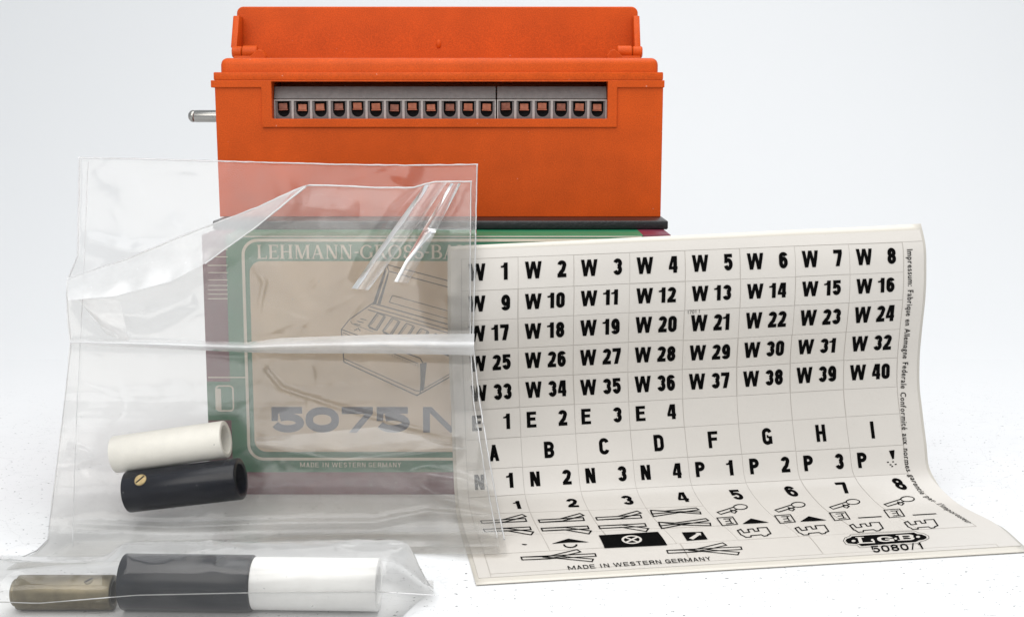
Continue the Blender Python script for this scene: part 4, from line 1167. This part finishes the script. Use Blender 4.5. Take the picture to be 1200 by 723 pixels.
# seams and free edges of the film
def thread(name, pts, r, m, d, front=True):
    V = []; Fc = []
    P = []
    for (a, b) in zip(pts, pts[1:]):
        n = max(2, int(math.hypot(b[0]-a[0], b[1]-a[1])/5))
        for i in range(n): P.append((a[0]+(b[0]-a[0])*i/n, a[1]+(b[1]-a[1])*i/n))
    P.append(pts[-1]); Q = [at(x+.5*hsh(x*.1, y*.1, 3), y+.5*hsh(x*.1, y*.1, 8), filmY(front, x, y)-d) for x, y in P]
    k = 6
    for i, q in enumerate(Q):
        dr_ = (Q[min(i+1, len(Q)-1)]-Q[max(i-1, 0)]).normalized(); a = dr_.orthogonal().normalized(); b = dr_.cross(a)
        rr = r*(1+.35*hsh(i*.4, r*100, 1))
        for j in range(k): V.append(q+(a*math.cos(2*math.pi*j/k)+b*math.sin(2*math.pi*j/k))*rr)
    for i in range(len(Q)-1):
        for j in range(k): Fc.append((i*k+j, i*k+(j+1) % k, (i+1)*k+(j+1) % k, (i+1)*k+j))
    return mk(name, V, Fc, m, bag, True)
def edge_pts(tab, y0, y1, dx=0):
    ys = [y0]+[a for a, b in tab if y0 < a < y1]+[y1]; return [(lut(tab, y)+dx, y) for y in ys]
thread("side_seam", edge_pts(Rt, 193, 632, -1), 0.022, M['seam'], .16)
thread("side_seam", edge_pts(Rf, 212, 630, -1), 0.018, M['seam'], .14)
thread("side_seam", edge_pts(Lf, 186, 655, 1), 0.017, M['seam'], .12, False)
thread("side_seam", [(103, 190), (99, 300), (94, 405), (90, 480), (87, 570), (85, 640)], 0.010, M['seam'], .12)
thread("mouth_edge", [(92, 185), (150, 186), (270, 189.5), (400, 193), (480, 194), (560, 193)], 0.022, M['seam'], .06, False)
thread("mouth_edge", [(79, 327), (150, 303), (225, 272), (300, 244), (345, 223), (362, 217), (400, 218), (440, 220), (485, 220), (498, 216), (510, 213), (553, 213)], 0.024, M['seam'], .14)
thread("fold_edge", [(240, 309), (300, 266), (358, 219)], 0.028, M['seam'], .78)
# lower pocket of film lying over the row of tubes
V = []; Fc = []; nx, ny = 130, 44
yc = dA.y
prof = [(31.6, .05), (30.9, .12), (30.2, .45), (29.6, .95), (yc+.42, 1.34), (yc, 1.50), (yc-.42, 1.41), (yc-.73, 1.05), (yc-.82, .62), (yc-.88, .3), (yc-.92, .03)]
for j in range(ny+1):
    k = j/ny*(len(prof)-1); i0 = min(int(k), len(prof)-2); f = k-i0
    Yp = prof[i0][0]+(prof[i0+1][0]-prof[i0][0])*f; zp = prof[i0][1]+(prof[i0+1][1]-prof[i0][1])*f
    for i in range(nx+1):
        px = -20+528*i/nx
        h = 0.68+0.32*sm(120, 150, px)
        h *= 1-0.85*sm(472, 510, px)
        z = 0.02+(zp-0.02)*h + .05*0.6*hsh(px*.02, j*.12, 6)*min(1, zp)
        for pl, a in (((445, 505), .10),): z += 0.0
        rip = .05*hsh(px*.06+j*.1, j*.2, 2)*sm(.1, .5, zp)
        z = max(0.015, z+rip*sm(440, 470, px)+rip*.25 + .05*min(1, zp) + (.06*max(0, 1-abs(hsh(px*.008, j*.10+px*.004, 11))*4)**3 + .02*max(0, 1-abs(hsh(px*.02, j*.22-px*.01, 14))*4)**3)*sm(.2, .6, zp))
        Yq = yc+(Yp-yc)*(1-0.25*sm(450, 505, px)) + (0.18*sm(138, 120, px) if False else 0)
        Yq += 1.5*sm(455, 508, px)*sm(0.3, 1.0, j/ny)-0.9*sm(455, 508, px)*sm(0.5, 0, j/ny)
        V.append(Vector((xat(px, Yq, z), Yq, z)))
for j in range(ny):
    for i in range(nx):
        a = j*(nx+1)+i; Fc.append((a, a+nx+1, a+nx+2, a+1))
mk("lower_pocket", V, Fc, M['pocket'], bag, True)
def loosethread(name, P3, r, m):
    V = []; Fc = []; k = 6
    for i, q in enumerate(P3):
        dr_ = (P3[min(i+1, len(P3)-1)]-P3[max(i-1, 0)]).normalized(); a = dr_.orthogonal().normalized(); b = dr_.cross(a)
        for j in range(k): V.append(q+(a*math.cos(2*math.pi*j/k)+b*math.sin(2*math.pi*j/k))*r)
    for i in range(len(P3)-1):
        for j in range(k): Fc.append((i*k+j, i*k+(j+1) % k, (i+1)*k+(j+1) % k, (i+1)*k+j))
    return mk(name, V, Fc, m, bag, True)
P3 = []
for i in range(60):
    px = -5+515*i/59; py = lut([(0, 705), (45, 706.5), (160, 697), (300, 694), (445, 693), (510, 697)], px)
    P3.append(at(px, py, yc-.80))
loosethread("bottom_seam", P3, 0.014, M['seam'])
print("bag ok")
